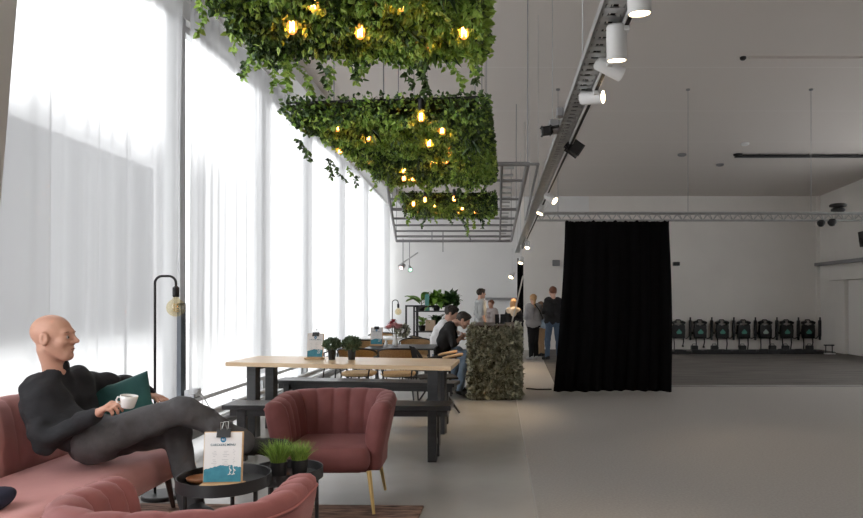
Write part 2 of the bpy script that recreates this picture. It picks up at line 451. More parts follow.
# right wall: ledge beam, boxed-out portal with a door leaf
bm = nb(); span(bm, (XR-.16, 14.5, 2.28), (XR, YB-.1, 2.36)); struct('trim_4', bm, M['greysteel'])
bm = nb(); span(bm, (XR-.30, 14.6, 1.86), (XR, 17.6, 2.16)); struct('trim_5', bm, M['wallr'])
bm = nb(); span(bm, (XR-.12, 17.15, 0), (XR, 17.6, 1.86)); struct('trim_6', bm, M['wallr'])
d = nb(); span(d, (XR-.05, 16.0, .01), (XR-.01, 17.1, 1.85), .004); dr = struct('door_1', d, mat('pale_door', (.85,.82,.79), .6))
bm = nb(); cyl(bm, (XR-.09, 16.15, 1.02), (XR-.09, 16.28, 1.02), .011); cyl(bm, (XR-.05,16.15,1.02), (XR-.09,16.15,1.02), .011)
obj('door_handle', bm, M['steel'], dr)
bm = nb(); span(bm, (XR-.10, YB-.10, 0), (XR, YB, zc(YB)-.02)); struct('wall_pier', bm, M['wallr'])

# window wall: sill wall, header, piers, glazed windows
SILLZ, HEAD = .08, 4.15
bm = nb(); span(bm, (XW-.25, Y0, -.2), (XW, YB, SILLZ)); struct('wall_left', bm, M['white'])
bm = nb(); span(bm, (XW-.25, Y0, HEAD), (XW, YB, 5.2)); struct('wall_left_header', bm, M['white'])
bm = nb(); span(bm, (XW, 3.4, .36), (-2.95, YB, .40)); struct('trim_7', bm, M['sill'])
# near pier, its edge leaning a touch as in the picture
bm = nb()
prism(bm, [(3.5,.40),(3.78,.40),(4.20,HEAD),(4.20,4.62),(3.5,4.62)], XW-.25, -2.85, M=Matrix(((0,0,1),(1,0,0),(0,1,0))))
struct('wall_left_pier', bm, M['wallr'])
ys = [4.05, 6.82, 9.2, 11.25, 13.65, 16.05, 18.75]
for i in range(6):
    y0, y1 = ys[i]+.06, ys[i+1]-.06
    bm = nb()
    for a, b in (((y0,SILLZ),(y0+.07,HEAD)), ((y1-.07,SILLZ),(y1,HEAD)), ((y0,SILLZ),(y1,SILLZ+.07)), ((y0,HEAD-.07),(y1,HEAD)), ):
        span(bm, (XW-.16, a[0], a[1]), (XW-.08, b[0], b[1]))
    w = struct('window_%d' % (i+1), bm, M['winframe'])
    bm = nb(); span(bm, (XW-.125, y0+.05, SILLZ+.05), (XW-.115, y1-.05, HEAD-.05)); obj('glass', bm, M['pane'], w)
    if i < 5:
        bm = nb(); span(bm, (XW-.25, ys[i+1]-.06, SILLZ), (XW-.02, ys[i+1]+.06, HEAD)); struct('wall_left_post', bm, M['winframe'])
bm = nb(); span(bm, (XW-.02, 6.67, SILLZ), (XW+.03, 6.78, 1.33)); struct('trim_9', bm, mat('dark_post', (.05,.06,.075), .5))
# boxed bulkhead along the ceiling above the windows
bm = nb()
for a in (0,):
    y1, y2 = 2.0, YB
    q = [(XW,y1),( -2.65,y1),(-2.65,y2),(XW,y2)]
    lo = [bm.verts.new((x,y,zc(y)-.27)) for x, y in q]; hi = [bm.verts.new((x,y,zc(y)+.02)) for x, y in q]
    bm.faces.new(lo); bm.faces.new(hi)
    for i in range(4): bm.faces.new((lo[i], lo[(i+1)%4], hi[(i+1)%4], hi[i]))
struct('trim_8', bm, M['white'])
# outside: pale paving and a grey building opposite
bm = nb(); span(bm, (-60, -40, -.45), (XW-.25, 60, -.3)); struct('ground', bm, M['asphalt'])
bm = nb(); span(bm, (-30, 16, -.3), (-18, 36, 8.2)); struct('exterior_building', bm, M['facade'])

# ================================================================ sheer curtains
def sheer(y0, y1, lean0, lean1, label, ph, am=1.0):
    rows = []
    nz, ny = 14, int((y1-y0)/.022)
    zt = lambda y: min(zc(y)-.27, HEAD+.5)-.005
    for j in range(nz+1):
        row = []
        for i in range(ny+1):
            u = i/ny; v = j/nz
            y = (y0+lean0*v)*(1-u)+(y1+lean1*v)*u
            z = .455+(zt(y)-.455)*v
            s = (y0+(y1-y0)*u)
            w = .030*math.sin(s*2*PI/.47+ph+1.1*math.sin(s*2.1+ph))+.016*math.sin(s*2*PI/.19+1.7*ph+1.5*math.sin(s*3.7))+.022*math.sin(s*2*PI/.83+ph)
            row.append((-2.935+w*am*(.55+.45*(1-v)), y, z))
        rows.append(row)
    bm = nb(); grid(bm, rows)
    o = obj('sheer_curtain', bm, M['sheer'], None, True)
    if sum(p.normal.x for p in o.data.polygons) < 0: o.data.flip_normals()
    recenter(o, (-2.935, (y0+y1)/2, .455))
    tag(o, label, 'curtain', 'sheer white curtains along the window wall')
sheer(3.92, 6.40, .06, .10, 'sheer white curtain panel nearest the sofa, left of the floor lamp', .3, 1.25)
sheer(6.49, 7.72, .06, .05, 'narrow sheer white curtain panel just right of the floor lamp bulb', 1.1, .6)
sheer(7.75, 10.2, .05, .0, 'sheer white curtain panel directly behind the oak table', 2.2, .42)
sheer(10.22, 13.2, 0, 0, 'sheer white curtain panel second from the far wall', 3.4, .26)
sheer(13.22, 18.6, 0, 0, 'sheer white curtain panel ending at the far wall', 4.6, .18)
t = thing('curtain_track', 'white curtain track above the sheer window curtains', 'curtain track', (-2.935, 4.25, zc(4.25)-.29))
bm = nb(); ya, yb = 0, 14.5
tube(bm, [(0,0,0),(0,14.5,-.0345*14.5)], .014, 6); obj('rail', bm, M['lampwhite'], t)

# ================================================================ floor convector pipes below the sill
t = thing('heating_pipe', 'pale heating pipe running under the curtains, upper of two', 'pipe', (-2.80, 4.3, .27), group='heating pipes under the window')
bm = nb(); cyl(bm, (0,0,0), (0,14.2,0), .030); obj('tube', bm, M['lampwhite'], t)
for k in range(7):
    bm = nb(); box(bm, (-.035, 1.0+k*2.1, -.02), (.03,.04,.10)); obj('bracket', bm, M['greysteel'], t)
t = thing('heating_pipe', 'grey heating pipe near the floor under the curtains, lower of two', 'pipe', (-2.80, 4.3, .13), group='heating pipes under the window')
bm = nb(); cyl(bm, (0,0,0), (0,14.2,0), .045); obj('tube', bm, M['greysteel'], t)
for k in range(7):
    bm = nb(); box(bm, (0, .8+k*2.1, -.087), (.05,.03,.085)); obj('foot', bm, M['black'], t)
t = thing('socket_box', 'small grey and white power box with loose cables on the window ledge', 'power box', Vector((-2.99, 6.75, .40)))
bm = nb(); box(bm, (0,0,.045), (.10,.16,.09), None, .008); obj('body', bm, M['greysteel'], t)
bm = nb(); box(bm, (.052,0,.05), (.012,.11,.06), None, .004); obj('socket_plate', bm, M['lampwhite'], t)
for k in range(2):
    bm = nb(); tube(bm, [(.06,-.03+.06*k,.05),(.10,.02*k,.0),(.13,-.1+.2*k,-.12),(.30,-.16+.4*k,-.30),(.34,-.05+.3*k,-.39)], .006, 6)
    obj('cable', bm, M['lampwhite'], t)
# ================================================================ channel-tufted seating
def resample(pts, n):
    pts = [Vector((p[0], p[1], 0)) for p in pts]
    L = [0]
    for a, b in zip(pts, pts[1:]): L.append(L[-1]+(b-a).length)
    out = []
    for i in range(n+1):
        s = L[-1]*i/n; k = max(j for j in range(len(L)) if L[j] <= s+1e-9); k = min(k, len(pts)-2)
        out.append(pts[k].lerp(pts[k+1], (s-L[k])/(L[k+1]-L[k])))
    return out, L[-1]
def tub_shell(path, n_ch, zb, zt, zt_end, th=.115, lean=.05, endr=.07, n=None):
    """upholstered back swept along a plan path (outside on the left of travel); channels on the inner face"""
    n = n or n_ch*10
    pts, Lt = resample(path, n)
    rows, seam = [], []
    for i, p in enumerate(pts):
        a, b = pts[max(i-1,0)], pts[min(i+1,n)]
        t = (b-a).normalized(); o = Vector((-t.y, t.x, 0))            # outward
        s = Lt*i/n; e = min(s, Lt-s)
        f = 1 if e >= endr else math.sqrt(max(0, 1-((endr-e)/endr)**2))
        w = min(1, e/(Lt*.30)); w = w*w*(3-2*w)
        ztop = zt_end+(zt-zt_end)*w
        u = s/Lt*n_ch; ch = abs(math.sin(PI*u))**.55
        ch *= min(1, e/.05+.0)
        H = ztop-zb
        b_ = .020*ch; ct = .004*ch
        prof = [(.30,0),(.42,.04),(.46,.25),(.50,.55),(.52,.80),(.50,.90),(.40,.965),(.20,1.0),(-.02,1.0),(-.26,.975+.0),(-.44,.91),(-.5,.80),(-.5,.6),(-.46,.45),(-.42,.30),(-.40,.04),(-.3,0)]
        row = []
        for q, h in prof:
            off = q*th
            if q < 0 and h > .3: off -= b_*min(1,(h-.3)/.15)
            z = zb+h*H+(ct-.003 if (h > .9 and q < .45) else 0)
            if f < 1:
                zm = zb+H*.5; z = zm+(z-zm)*(.90+.10*f); off = off*(.25+.75*f)
            ln = lean*max(0, (z-zb-.12)/(zt-zb))
            v = p+o*(off+ln); row.append(Vector((v.x, v.y, z)))
        rows.append(row); seam.append(row[5]+Vector((0,0,.001)))
    bm = nb(); V = grid(bm, rows, False, True)
    bm.faces.new(V[0]); bm.faces.new(V[-1])
    return bm, seam
def u_path(hw, front, back, n=40, ex=.62):
    """front-right arm end -> round the back -> front-left; outside on the left of travel means clockwise"""
    pts = [(-hw, front), (-hw, front*.5)]
    for i in range(n+1):
        a = PI-PI*i/n
        c, s = math.cos(a), math.sin(a)
        pts.append((hw*math.copysign(abs(c)**ex, c), back*abs(s)**ex))
    pts += [(hw, front*.5), (hw, front)]
    return pts
def leg(parent, top, bot, r0, r1, m, name='leg'):
    bm = nb(); tube(bm, [top, bot], [r0, r1], 12); return obj(name, bm, m, parent, 'auto')
def armchair(label, loc, rz):
    t = thing('tub_armchair', label, 'armchair', loc, rz, 'pink velvet tub armchairs')
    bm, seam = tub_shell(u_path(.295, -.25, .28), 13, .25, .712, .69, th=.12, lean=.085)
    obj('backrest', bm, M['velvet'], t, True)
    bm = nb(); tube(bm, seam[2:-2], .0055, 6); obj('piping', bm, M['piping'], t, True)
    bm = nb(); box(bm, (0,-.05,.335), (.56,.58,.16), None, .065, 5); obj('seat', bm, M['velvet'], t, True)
    bm = nb(); box(bm, (0,.01,.275), (.57,.50,.07), None, .03, 3); obj('base', bm, M['velvet'], t, True)
    for sx, sy in ((-1,-1),(1,-1),(-1,1),(1,1)):
        leg(t, (sx*.27, sy*.22-.03, .26), (sx*.31, sy*.28-.03, .0), .016, .010, M['brass'])
    return t
RUGZ = .012
armchair('pink velvet tub armchair with brass legs facing the camera, in front of the oak table', (-1.105, 4.64, RUGZ), R(2))
armchair('pink velvet tub armchair in the foreground, seen from behind, cut by the bottom edge', (-1.09, 2.44, 0), R(184))

# ---- sofa, facing +X
t = thing('channel_sofa', 'pink velvet sofa with channel back on which the bald man sits', 'sofa', (-2.35, 3.42, RUGZ))
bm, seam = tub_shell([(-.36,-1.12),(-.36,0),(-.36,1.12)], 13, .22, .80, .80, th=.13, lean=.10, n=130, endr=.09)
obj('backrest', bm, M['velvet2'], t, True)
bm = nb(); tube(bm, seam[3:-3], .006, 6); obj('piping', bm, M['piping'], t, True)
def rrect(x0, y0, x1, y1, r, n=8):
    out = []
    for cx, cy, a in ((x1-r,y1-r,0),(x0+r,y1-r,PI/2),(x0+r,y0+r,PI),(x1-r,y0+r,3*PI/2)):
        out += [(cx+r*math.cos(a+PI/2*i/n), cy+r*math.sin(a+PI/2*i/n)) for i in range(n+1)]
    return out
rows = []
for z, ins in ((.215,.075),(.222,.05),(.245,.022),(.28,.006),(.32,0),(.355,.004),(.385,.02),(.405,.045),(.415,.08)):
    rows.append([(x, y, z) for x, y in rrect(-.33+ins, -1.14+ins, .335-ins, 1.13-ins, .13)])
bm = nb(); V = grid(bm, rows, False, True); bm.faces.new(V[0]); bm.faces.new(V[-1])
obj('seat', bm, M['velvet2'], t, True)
legm = mat('dark_wood_leg', (.05,.03,.025), .4)
for sx, sy in ((1,1),(1,-1),(-1,1),(-1,-1)):
    leg(t, (sx*.235, sy*.98, .235), (sx*.265-.03*(sx>0), sy*1.07, 0), .022, .013, legm)
o = nb(); 
rows = []
for i in range(13):
    a = i/12; rows.append([(.12*math.cos(2*PI*k/20)*math.sin(PI*a)**.6, .11*math.sin(2*PI*k/20)*math.sin(PI*a)**.6, .045-.045*math.cos(PI*a)+.012*math.sin(3*2*PI*k/20)*math.sin(PI*a)) for k in range(20)])
grid(o, rows, False, True)
o = obj('folded_cloth', o, M['navycloth'], None, True); o.location = (-2.285, 3.07, .43)
tag(o, 'folded dark navy cloth lying on the sofa seat at the left picture edge', 'cloth')

# ---- teal cushion
def cushion(name, w, h, th, m, n=18):
    rows = []
    bm = nb()
    for sgn in (1, -1):
        rr = []
        for i in range(n+1):
            r = []
            for j in range(n+1):
                u, v = 2*i/n-1, 2*j/n-1
                e = (1-u*u)*(1-v*v)
                pin = 1-.10*(1-abs(u))*abs(v)**2.0; pin2 = 1-.10*(1-abs(v))*abs(u)**2
                r.append((w/2*u*pin2, sgn*th/2*e**.45, h/2*v*pin))
            rr.append(r)
        grid(bm, rr)
    bmesh.ops.remove_doubles(bm, verts=bm.verts, dist=1e-4)
    return obj(name, bm, m, None, True)
c = cushion('throw_cushion', .40, .36, .14, M['tealcloth'])
c.location = (-2.25, 4.12, .705); c.rotation_euler = (R(-6), R(-17), R(6))
tag(c, 'dark teal velvet cushion propped beside the bald man on the sofa', 'cushion')

# ---- rug
bm = nb(); span(bm, (-2.75, 2.30, 0), (-.52, 4.56, RUGZ), .004, 1)
m = mat('woven_rug', (.055,.03,.026), .95, var=(.42,.27,.20), vscale=7, vstretch=(1.0,5,1), bump=.4, bscale=120, detail=8)
rug = obj('rug', bm, m); recenter(rug, (-1.6, 3.4, 0)); rug.rotation_euler = (0,0,R(-1.5))
tag(rug, 'brown and reddish woven rug under the pink seating group', 'rug')

# ---- tray tables
def tray(label, loc, r, h, a0):
    t = thing('tray_table', label, 'side table', loc, 0, 'black round tray tables')
    bm = nb(); lathe(bm, [(0,h-.022),(r-.012,h-.022),(r-.006,h-.018),(r,h+.028),(r+.006,h+.030),(r+.006,h-.03),(r-.01,h-.036),(0,h-.036)], 56)
    obj('tray_top', bm, M['black'], t, 'auto')
    for k in range(3):
        a = a0+2*PI*k/3; x, y = math.cos(a), math.sin(a)
        bm = nb(); tube(bm, [(x*(r-.03),y*(r-.03),h-.03),(x*(r-.03),y*(r-.03),.0)], .011, 10); obj('leg', bm, M['black'], t)
    bm = nb(); pts = [((r-.03)*math.cos(2*PI*k/40), (r-.03)*math.sin(2*PI*k/40), .012) for k in range(40)]
    tube(bm, pts, .008, 6, closed=True); obj('foot_ring', bm, M['black'], t)
    return t
T1 = Vector((-1.415, 3.565, RUGZ)); T2 = Vector((-1.222, 3.975, RUGZ))
tray('round black tray table holding the menu board, in front of the seated man', T1, .225, .42, R(100))
tray('round black tray table holding the two grass pots, half behind the other tray', T2, .20, .355, R(20))
tz1, tz2 = RUGZ+.42-.022, RUGZ+.355-.022

bm = nb(); lathe(bm, [(0,.0),(.05,.0),(.066,.012),(.07,.026),(.065,.026),(.058,.014),(0,.008)], 28)
o = obj('wooden_bowl', bm, M['bowl'], None, 'auto'); o.location = (-1.555, 3.60, tz1+.001)
tag(o, 'shallow reddish wooden bowl on the tray table, left of the menu', 'bowl')

# ---- menu boards: wooden board on a wooden foot, printed sheet, black binder clip
def text_mesh(body, size, m, name, parent, loc, rot, align='CENTER'):
    cu = bpy.data.curves.new(name, 'FONT'); cu.body = body; cu.size = size; cu.align_x = align; cu.extrude = .0002
    cu.offset = size*.006
    cu.materials.append(m)
    tmp = bpy.data.objects.new(name, cu); COL.objects.link(tmp)
    bpy.context.view_layer.update()
    me = bpy.data.meshes.new_from_object(tmp.evaluated_get(bpy.context.evaluated_depsgraph_get()))
    bpy.data.objects.remove(tmp); bpy.data.curves.remove(cu)
    o = bpy.data.objects.new(name, me); COL.objects.link(o); o.parent = parent; o.location = loc; o.rotation_euler = rot
    return o
def menu(label, loc, rz, w=.185, h=.25, tilt=6):
    t = thing('menu_stand', label, 'menu', loc, rz, 'menu clipboards on wooden stands')
    bm = nb(); span(bm, (-w*.56,-.05,0), (w*.56,.045,.016), .003, 1); obj('foot', bm, M['wood'], t)
    Mx = Matrix.Rotation(R(-tilt), 4, 'X')
    piv = Vector((0,.005,.016))
    def put(o): o.data.transform(Matrix.Translation(piv) @ Mx) if o.type == 'MESH' else None; return o
    bm = nb(); span(bm, (-w/2-.004,0,0), (w/2+.004,.008,h+.004), .002, 1); put(obj('board', bm, M['wood'], t, label='bare wooden backing board'))
    bm = nb(); span(bm, (-w/2,-.0022,.006), (w/2-.004,-.0004,h)); pap = put(obj('menu_sheet', bm, M['paper'], t))
    # mountain picture
    prof = [0,.10,.16,.13,.20,.30,.26,.36,.44,.40,.48,.55,.62,.56,.60,.50,.52,.46,.58,.55,.62,.50,.46,.40,.44,.30,.36,.30]
    n = len(prof); poly = [(-w/2,.006)]+[(-w/2+(w-.004)*i/(n-1), .006+h*.24+h*.15*prof[i]) for i in range(n)]+[(w/2-.004,.006)]
    bm = nb(); prism(bm, poly, 0, .0004, M=Matrix(((1,0,0),(0,0,1),(0,1,0))), c=(0,-.0028,0)); put(obj('mountain_print', bm, M['teal'], pap))
    bm = nb()
    for q in range(2):                               # two little white skiing figures
        x = w*(.17+.10*q)
        for a, b in (((x,.045),(x+.006,.062)), ((x+.006,.062),(x,.078)), ((x-.006,.042),(x+.01,.047)), ((x+.004,.07),(x+.013,.062))):
            A, B = Vector((a[0],-.0033,a[1])), Vector((b[0],-.0033,b[1])); tube(bm, [A,B], .0022, 5)
        box(bm, (x+.002,-.0033,.083), (.006,.001,.006))
    put(obj('skier_print', bm, M['paper'], pap))
    bm = nb(); pts = [(.0145*math.cos(2*PI*k/24), .0145*math.sin(2*PI*k/24)) for k in range(24)]
    prism(bm, pts, 0, .0005, M=Matrix(((1,0,0),(0,0,1),(0,1,0))), c=(-.002,-.0028,h-.036)); put(obj('logo', bm, mat('blue_logo', (.02,.22,.42), .6), pap))
    bm = nb()
    for cx, r0, dz, wd in ((-.045,0,0,.026), (.010,0,0,.034), (.052,0,0,.012)):
        for k in range(11):
            if (k*7+int(cx*1000)) % 5 == 0: continue
            z = h*.66-k*.0085; box(bm, (cx+.004*(k % 2),-.0028,z), (wd*(.7+.3*math.sin(k*2.3+cx*90)),.0004,.0022))
    put(obj('menu_text', bm, M['greyink'], pap))
    lo = Matrix.Translation(piv) @ Mx
    for body, size, z, mm, nm in (('CHECKERS MENU', .0158, h*.735, M['navy'], 'heading'), ('N', .016, h-.0415, M['paper'], 'logo_letter')):
        o = text_mesh(body, size, mm, nm, pap, (0,0,0), (0,0,0))
        o.matrix_local = lo @ Matrix.Translation((-.002,-.0036,z)) @ Matrix.Rotation(R(90), 4, 'X')
    # binder clip
    c = nb(); prism(c, [(-.015,-.026),(.023,-.026),(.010,.016),(-.002,.016)], -.034, .034, M=Matrix(((0,0,1),(1,0,0),(0,1,0))), c=(0,0,h+.002))
    clip = put(obj('binder_clip', c, M['blacksat'], t))
    for sy, ty in ((-.004,-.022), (.010,.024)):
        c = nb(); tube(c, [(-.016,sy,h+.014),(-.013,sy+ty*.5,h+.034),(-.012,sy+ty*.8,h+.052),(.012,sy+ty*.8,h+.052),(.013,sy+ty*.5,h+.034),(.016,sy,h+.014)], .0022, 6)
        put(obj('wire_handle', c, M['steel'], clip))
    return t
menu('white menu with blue mountains clipped to a wooden stand on the tray table', (-1.408, 3.515, tz1), R(4), .19, .255)

# ---- grass pots and small bushy pots
def pot(bm, r, h): lathe(bm, [(0,0),(r*.78,0),(r,h),(r*.93,h),(r*.90,h-.01),(0,h-.012)], 24)
def grass_pot(label, loc, r, h, gh, nb_, lean, seed):
    g = np.random.default_rng(seed)
    t = thing('grass_plant', label, 'potted plant', loc, 0, 'potted grass on the tray table')
    bm = nb(); pot(bm, r, h); obj('pot', bm, M['potblack'], t, 'auto')
    V, F = [], []
    for i in range(nb_):
        a, q = g.uniform(0, 2*PI), r*.8*math.sqrt(g.uniform()); x, y = q*math.cos(a), q*math.sin(a)
        d = Vector((math.cos(a)*q/r+g.normal()*.25+lean, math.sin(a)*q/r+g.normal()*.25, 0))*g.uniform(.3,.95)
        L = gh*g.uniform(.6,1.1); wv = Vector((-math.sin(a+g.normal()), math.cos(a+g.normal()), 0)).normalized()*.0028
        k = len(V)
        for j in range(4):
            s = j/3; c = Vector((x,y,h-.012))+Vector((d.x*L*s**1.6, d.y*L*s**1.6, L*s*(1-.18*s*d.length)))
            ww = wv*(1-s*.85); V += [tuple(c-ww), tuple(c+ww)]
        for j in range(3): F.append((k+2*j, k+2*j+1, k+2*j+3, k+2*j+2))
    obj('grass_blades', (V, F), M['grass'], t)
    bm = nb(); lathe(bm, [(0,h-.011),(r*.9,h-.011)], 16); obj('soil', bm, M['soil'], t)
    return t
grass_pot('tall potted grass in a black pot on the tray table, left of the shorter one', (-1.225, 3.845, tz2), .047, .115, .135, 420, 0, 1)
grass_pot('shorter potted grass in a black pot on the tray table, beside the pink armchair', (-1.125, 3.90, tz2), .047, .115, .105, 380, .05, 2)
def bushy(label, loc, r, h, w, gh, seed):
    g = np.random.default_rng(seed); t = thing('bushy_plant', label, 'potted plant', loc, 0, 'bushy potted plants on the oak table')
    bm = nb(); pot(bm, r, h); obj('pot', bm, M['potblack'], t, 'auto')
    n = 900; p = g.normal(0,1,(n,3)); p /= np.linalg.norm(p,axis=1)[:,None]; q = g.uniform(.35,1,n)[:,None]**.5
    out = p.copy(); pos = p*q*np.array([w*.42,w*.42,gh*.46])+np.array([0,0,h+gh*.40]); pos = pos[pos[:,2] > h-.02]; out = out[:len(pos)]
    out = (pos-np.array([0,0,h+gh*.1])); out /= np.linalg.norm(out,axis=1)[:,None]
    lv = leaves(pos, out, .026, .5, -.2, .30)
    obj('foliage', lv, M['sage'], t)
    for k in range(5):
        a = k*2*PI/5; bm = nb(); tube(bm, [(0,0,h-.01),(w*.22*math.cos(a),w*.22*math.sin(a),h+gh*.6)], .002, 5); obj('stem', bm, M['stem'], t)
    return t

# ---- floor lamps with a bare globe bulb
def floor_lamp(label, loc, H, arm, ang, rb):
    t = thing('floor_lamp', label, 'floor lamp', loc, ang, 'black arched floor lamps')
    bm = nb(); lathe(bm, [(0,0),(rb,0),(rb,.022),(rb-.006,.028),(0,.028)], 48); obj('base', bm, M['black'], t, 'auto')
    r = .05; px = -.055
    pts = [(px,0,.02),(px,0,H-r)]+[(px+r-r*math.cos(a), 0, H-r+r*math.sin(a)) for a in [PI/2*i/6 for i in range(1,7)]]
    pts += [(px+arm-r+r*math.sin(a), 0, H-r+r*math.cos(a)) for a in [PI/2*i/6 for i in range(0,7)]]+[(px+arm,0,H-r-.02)]
    bm = nb(); tube(bm, pts, .0085, 10); obj('pole', bm, M['black'], t, True)
    zs = H-r-.02
    bm = nb(); lathe(bm, [(0,.0),(.012,.0),(.022,-.01),(.022,-.07),(.019,-.075),(0,-.075)], 20, c=(px+arm,0,zs)); obj('socket', bm, M['black'], t, 'auto')
    bm = nb(); R0 = .062
    lathe(bm, [(0,-.21)]+[(R0*math.sin(a), -.148-R0*math.cos(a)) for a in [PI*i/14 for i in range(1,13)]]+[(.016,-.075)], 24, c=(px+arm,0,zs)); 
    b = obj('globe_bulb', bm, M['clearbulb'], t, True)
    bm = nb(); pts = []
    for i in range(60):
        a = i/59*2*PI*4; pts.append((px+arm+.017*math.cos(a), .017*math.sin(a), zs-.115-.06*i/59))
    tube(bm, pts, .0015, 5); obj('spiral_filament', bm, mat('gold_filament', (.75,.5,.15), .35, metal=.7), b)
    bm = nb(); cyl(bm, (px+arm,0,zs-.07), (px+arm,0,zs-.17), .003); obj('bulb_stem', bm, M['ceramic'], b)
    bm = nb(); tube(bm, [(-rb*.9,.02,.012),(-rb-.06,.06,.006),(-rb-.10,.2,.006),(-rb-.3,.45,.006)], .004, 6); obj('power_cord', bm, M['blacksat'], t)
    return t
M['clearbulb'] = mat_pane('clear_bulb_glass', (.97,.90,.72), .10)
floor_lamp('black arched floor lamp with a clear globe bulb beside the sofa', (-2.315, 4.76, 0), 1.525, .145, 0, .135)
# ================================================================ oak table and black benches
t = thing('dining_table', 'long oak slab table on black legs behind the pink armchair', 'table', (-1.55, 6.9, 0))
org = Vector((-1.55, 6.9, 0))
NR, FR, FL, NL = (-.434,6.28), (-.40,7.10), (-2.60,7.48), (-2.66,6.72)
def edge(a, b, n, amp, ph):
    out = []
    for i in range(n):
        u = i/n; x = a[0]+(b[0]-a[0])*u; y = a[1]+(b[1]-a[1])*u
        w = amp*math.sin(PI*u)*(math.sin(u*9+ph)+.5*math.sin(u*21+ph*2))
        out.append((x-org.x, y-org.y+w))
    return out
poly = edge(NL, NR, 24, .010, 1)+edge(NR, FR, 4, 0, 0)+edge(FR, FL, 24, .010, 2)+edge(FL, NL, 4, 0, 0)
bm = nb(); prism(bm, poly, .715, .755, .005); obj('tabletop', bm, M['oak'], t, 'auto')
dirx = Vector((NR[0]-NL[0], NR[1]-NL[1], 0)).normalized(); ang = math.atan2(dirx.y, dirx.x)
Rz = Matrix.Rotation(ang, 3, 'Z')
for nm, x, y in (('r',-.60,6.42),('r',-.585,7.02),('l',-2.435,6.86),('l',-2.415,7.34)):
    bm = nb(); box(bm, (x-org.x, y-org.y, .357), (.10,.09,.715), Rz, .004, 1); obj('leg', bm, M['darkwood'], t)
for a, b in (((-.60,6.42),(-.585,7.02)), ((-2.435,6.86),(-2.415,7.34))):
    bm = nb(); A = Vector((a[0]-org.x,a[1]-org.y,.69)); B = Vector((b[0]-org.x,b[1]-org.y,.69))
    box(bm, (A+B)/2, (.115,(B-A).length-.1,.05), Rz); obj('crossbar', bm, M['darkwood'], t)
def bench(label, x0, y0, x1, y1, dep, H):
    c = Vector(((x0+x1)/2, (y0+y1)/2, 0)); d = Vector((x1-x0, y1-y0, 0)); L = d.length
    t = thing('bench', label, 'bench', c, math.atan2(d.y, d.x), 'black benches at the oak table')
    bm = nb(); span(bm, (-L/2,0,H-.04), (L/2,dep,H), .004, 1); obj('seat', bm, M['darkwood'], t)
    bm = nb(); span(bm, (-L/2+.06,.03,H-.095), (L/2-.03,dep-.03,H-.04)); obj('apron', bm, M['darkwood'], t)
    for sx in (-1, 1):
        for y in (.045, dep-.05):
            bm = nb(); box(bm, (sx*(L/2-.16), y, (H-.04)/2), (.075,.06,H-.04), None, .003, 1); obj('leg', bm, M['darkwood'], t)
        bm = nb(); box(bm, (sx*(L/2-.16), dep/2, .14), (.05,dep-.1,.05)); obj('stretcher', bm, M['darkwood'], t)
    return t
bench('black wooden bench on the near side of the oak table', -2.33, 5.80, -.398, 5.76, .31, .475)
bench('black wooden bench on the far side of the oak table', -2.50, 7.62, -.47, 7.30, .31, .475)

menu('white menu clipped to a stand on the oak table, left of two bushy plants', (-1.88, 7.06, .756), R(-8), .165, .24)
bushy('small bushy plant in a black pot on the oak table, next to the menu', (-1.685, 6.98, .756), .042, .10, .20, .135, 4)
bushy('slightly larger bushy plant in a black pot on the oak table, right of its twin', (-1.485, 6.98, .756), .042, .10, .215, .155, 5)

# ================================================================ rattan chairs
def rattan_chair(label, loc, rz):
    """faces -Y"""
    t = thing('rattan_chair', label, 'chair', loc, rz, 'rattan chairs around the back tables')
    rows = [[(x*.21*s, -.02+y*.21*s, .44+dz) for x, y in [(math.copysign(abs(math.cos(a))**.6, math.cos(a)), math.copysign(abs(math.sin(a))**.6, math.sin(a))) for a in [2*PI*k/28 for k in range(28)]]] for s, dz in ((.96,-.02),(1,-.005),(1,.012),(.94,.02),(.6,.008))]
    bm = nb(); V = grid(bm, rows, False, True); bm.faces.new(V[0]); bm.faces.new(V[-1]); obj('seat', bm, M['rattan'], t, 'auto')
    bm = nb(); rows = []
    for j in range(9):
        z = .52+.24*j/8
        rows.append([((.235+.02*j/8)*math.sin(a), -.02+(.20+.05*j/8)*math.cos(a), z-.03*(abs(a)/1.1)**3*(j/8)) for a in [-1.1+2.2*k/20 for k in range(21)]])
    grid(bm, rows); bmesh.ops.solidify(bm, geom=bm.faces, thickness=.014); obj('backrest', bm, M['rattan'], t, True)
    bm = nb(); pts = [(.262*math.sin(a), -.02+.255*math.cos(a), .765-.035*(abs(a)/1.1)**3) for a in [-1.15+2.3*k/24 for k in range(25)]]
    pts = [(-.24,-.16,.63),(-.245,-.05,.67)]+pts+[(.245,-.05,.67),(.24,-.16,.63)]
    tube(bm, pts, .011, 8); obj('arm_rail', bm, M['black'], t, True)
    for sx in (-1, 1):
        bm = nb(); tube(bm, [(sx*.24,-.16,.63),(sx*.20,-.17,.44),(sx*.235,-.225,0)], .010, 8); obj('leg', bm, M['black'], t)
        bm = nb(); tube(bm, [(sx*.205,.155,.60),(sx*.17,.14,.43),(sx*.225,.225,0)], .010, 8); obj('leg', bm, M['black'], t)
    bm = nb(); tube(bm, [(.175*math.cos(2*PI*k/24), -.02+.175*math.sin(2*PI*k/24), .415) for k in range(24)], .009, 6, closed=True); obj('seat_ring', bm, M['black'], t)
    return t
c0 = rattan_chair('rattan chair with its back to us, near left corner of the dark table', (-1.76, 8.66, 0), R(174))
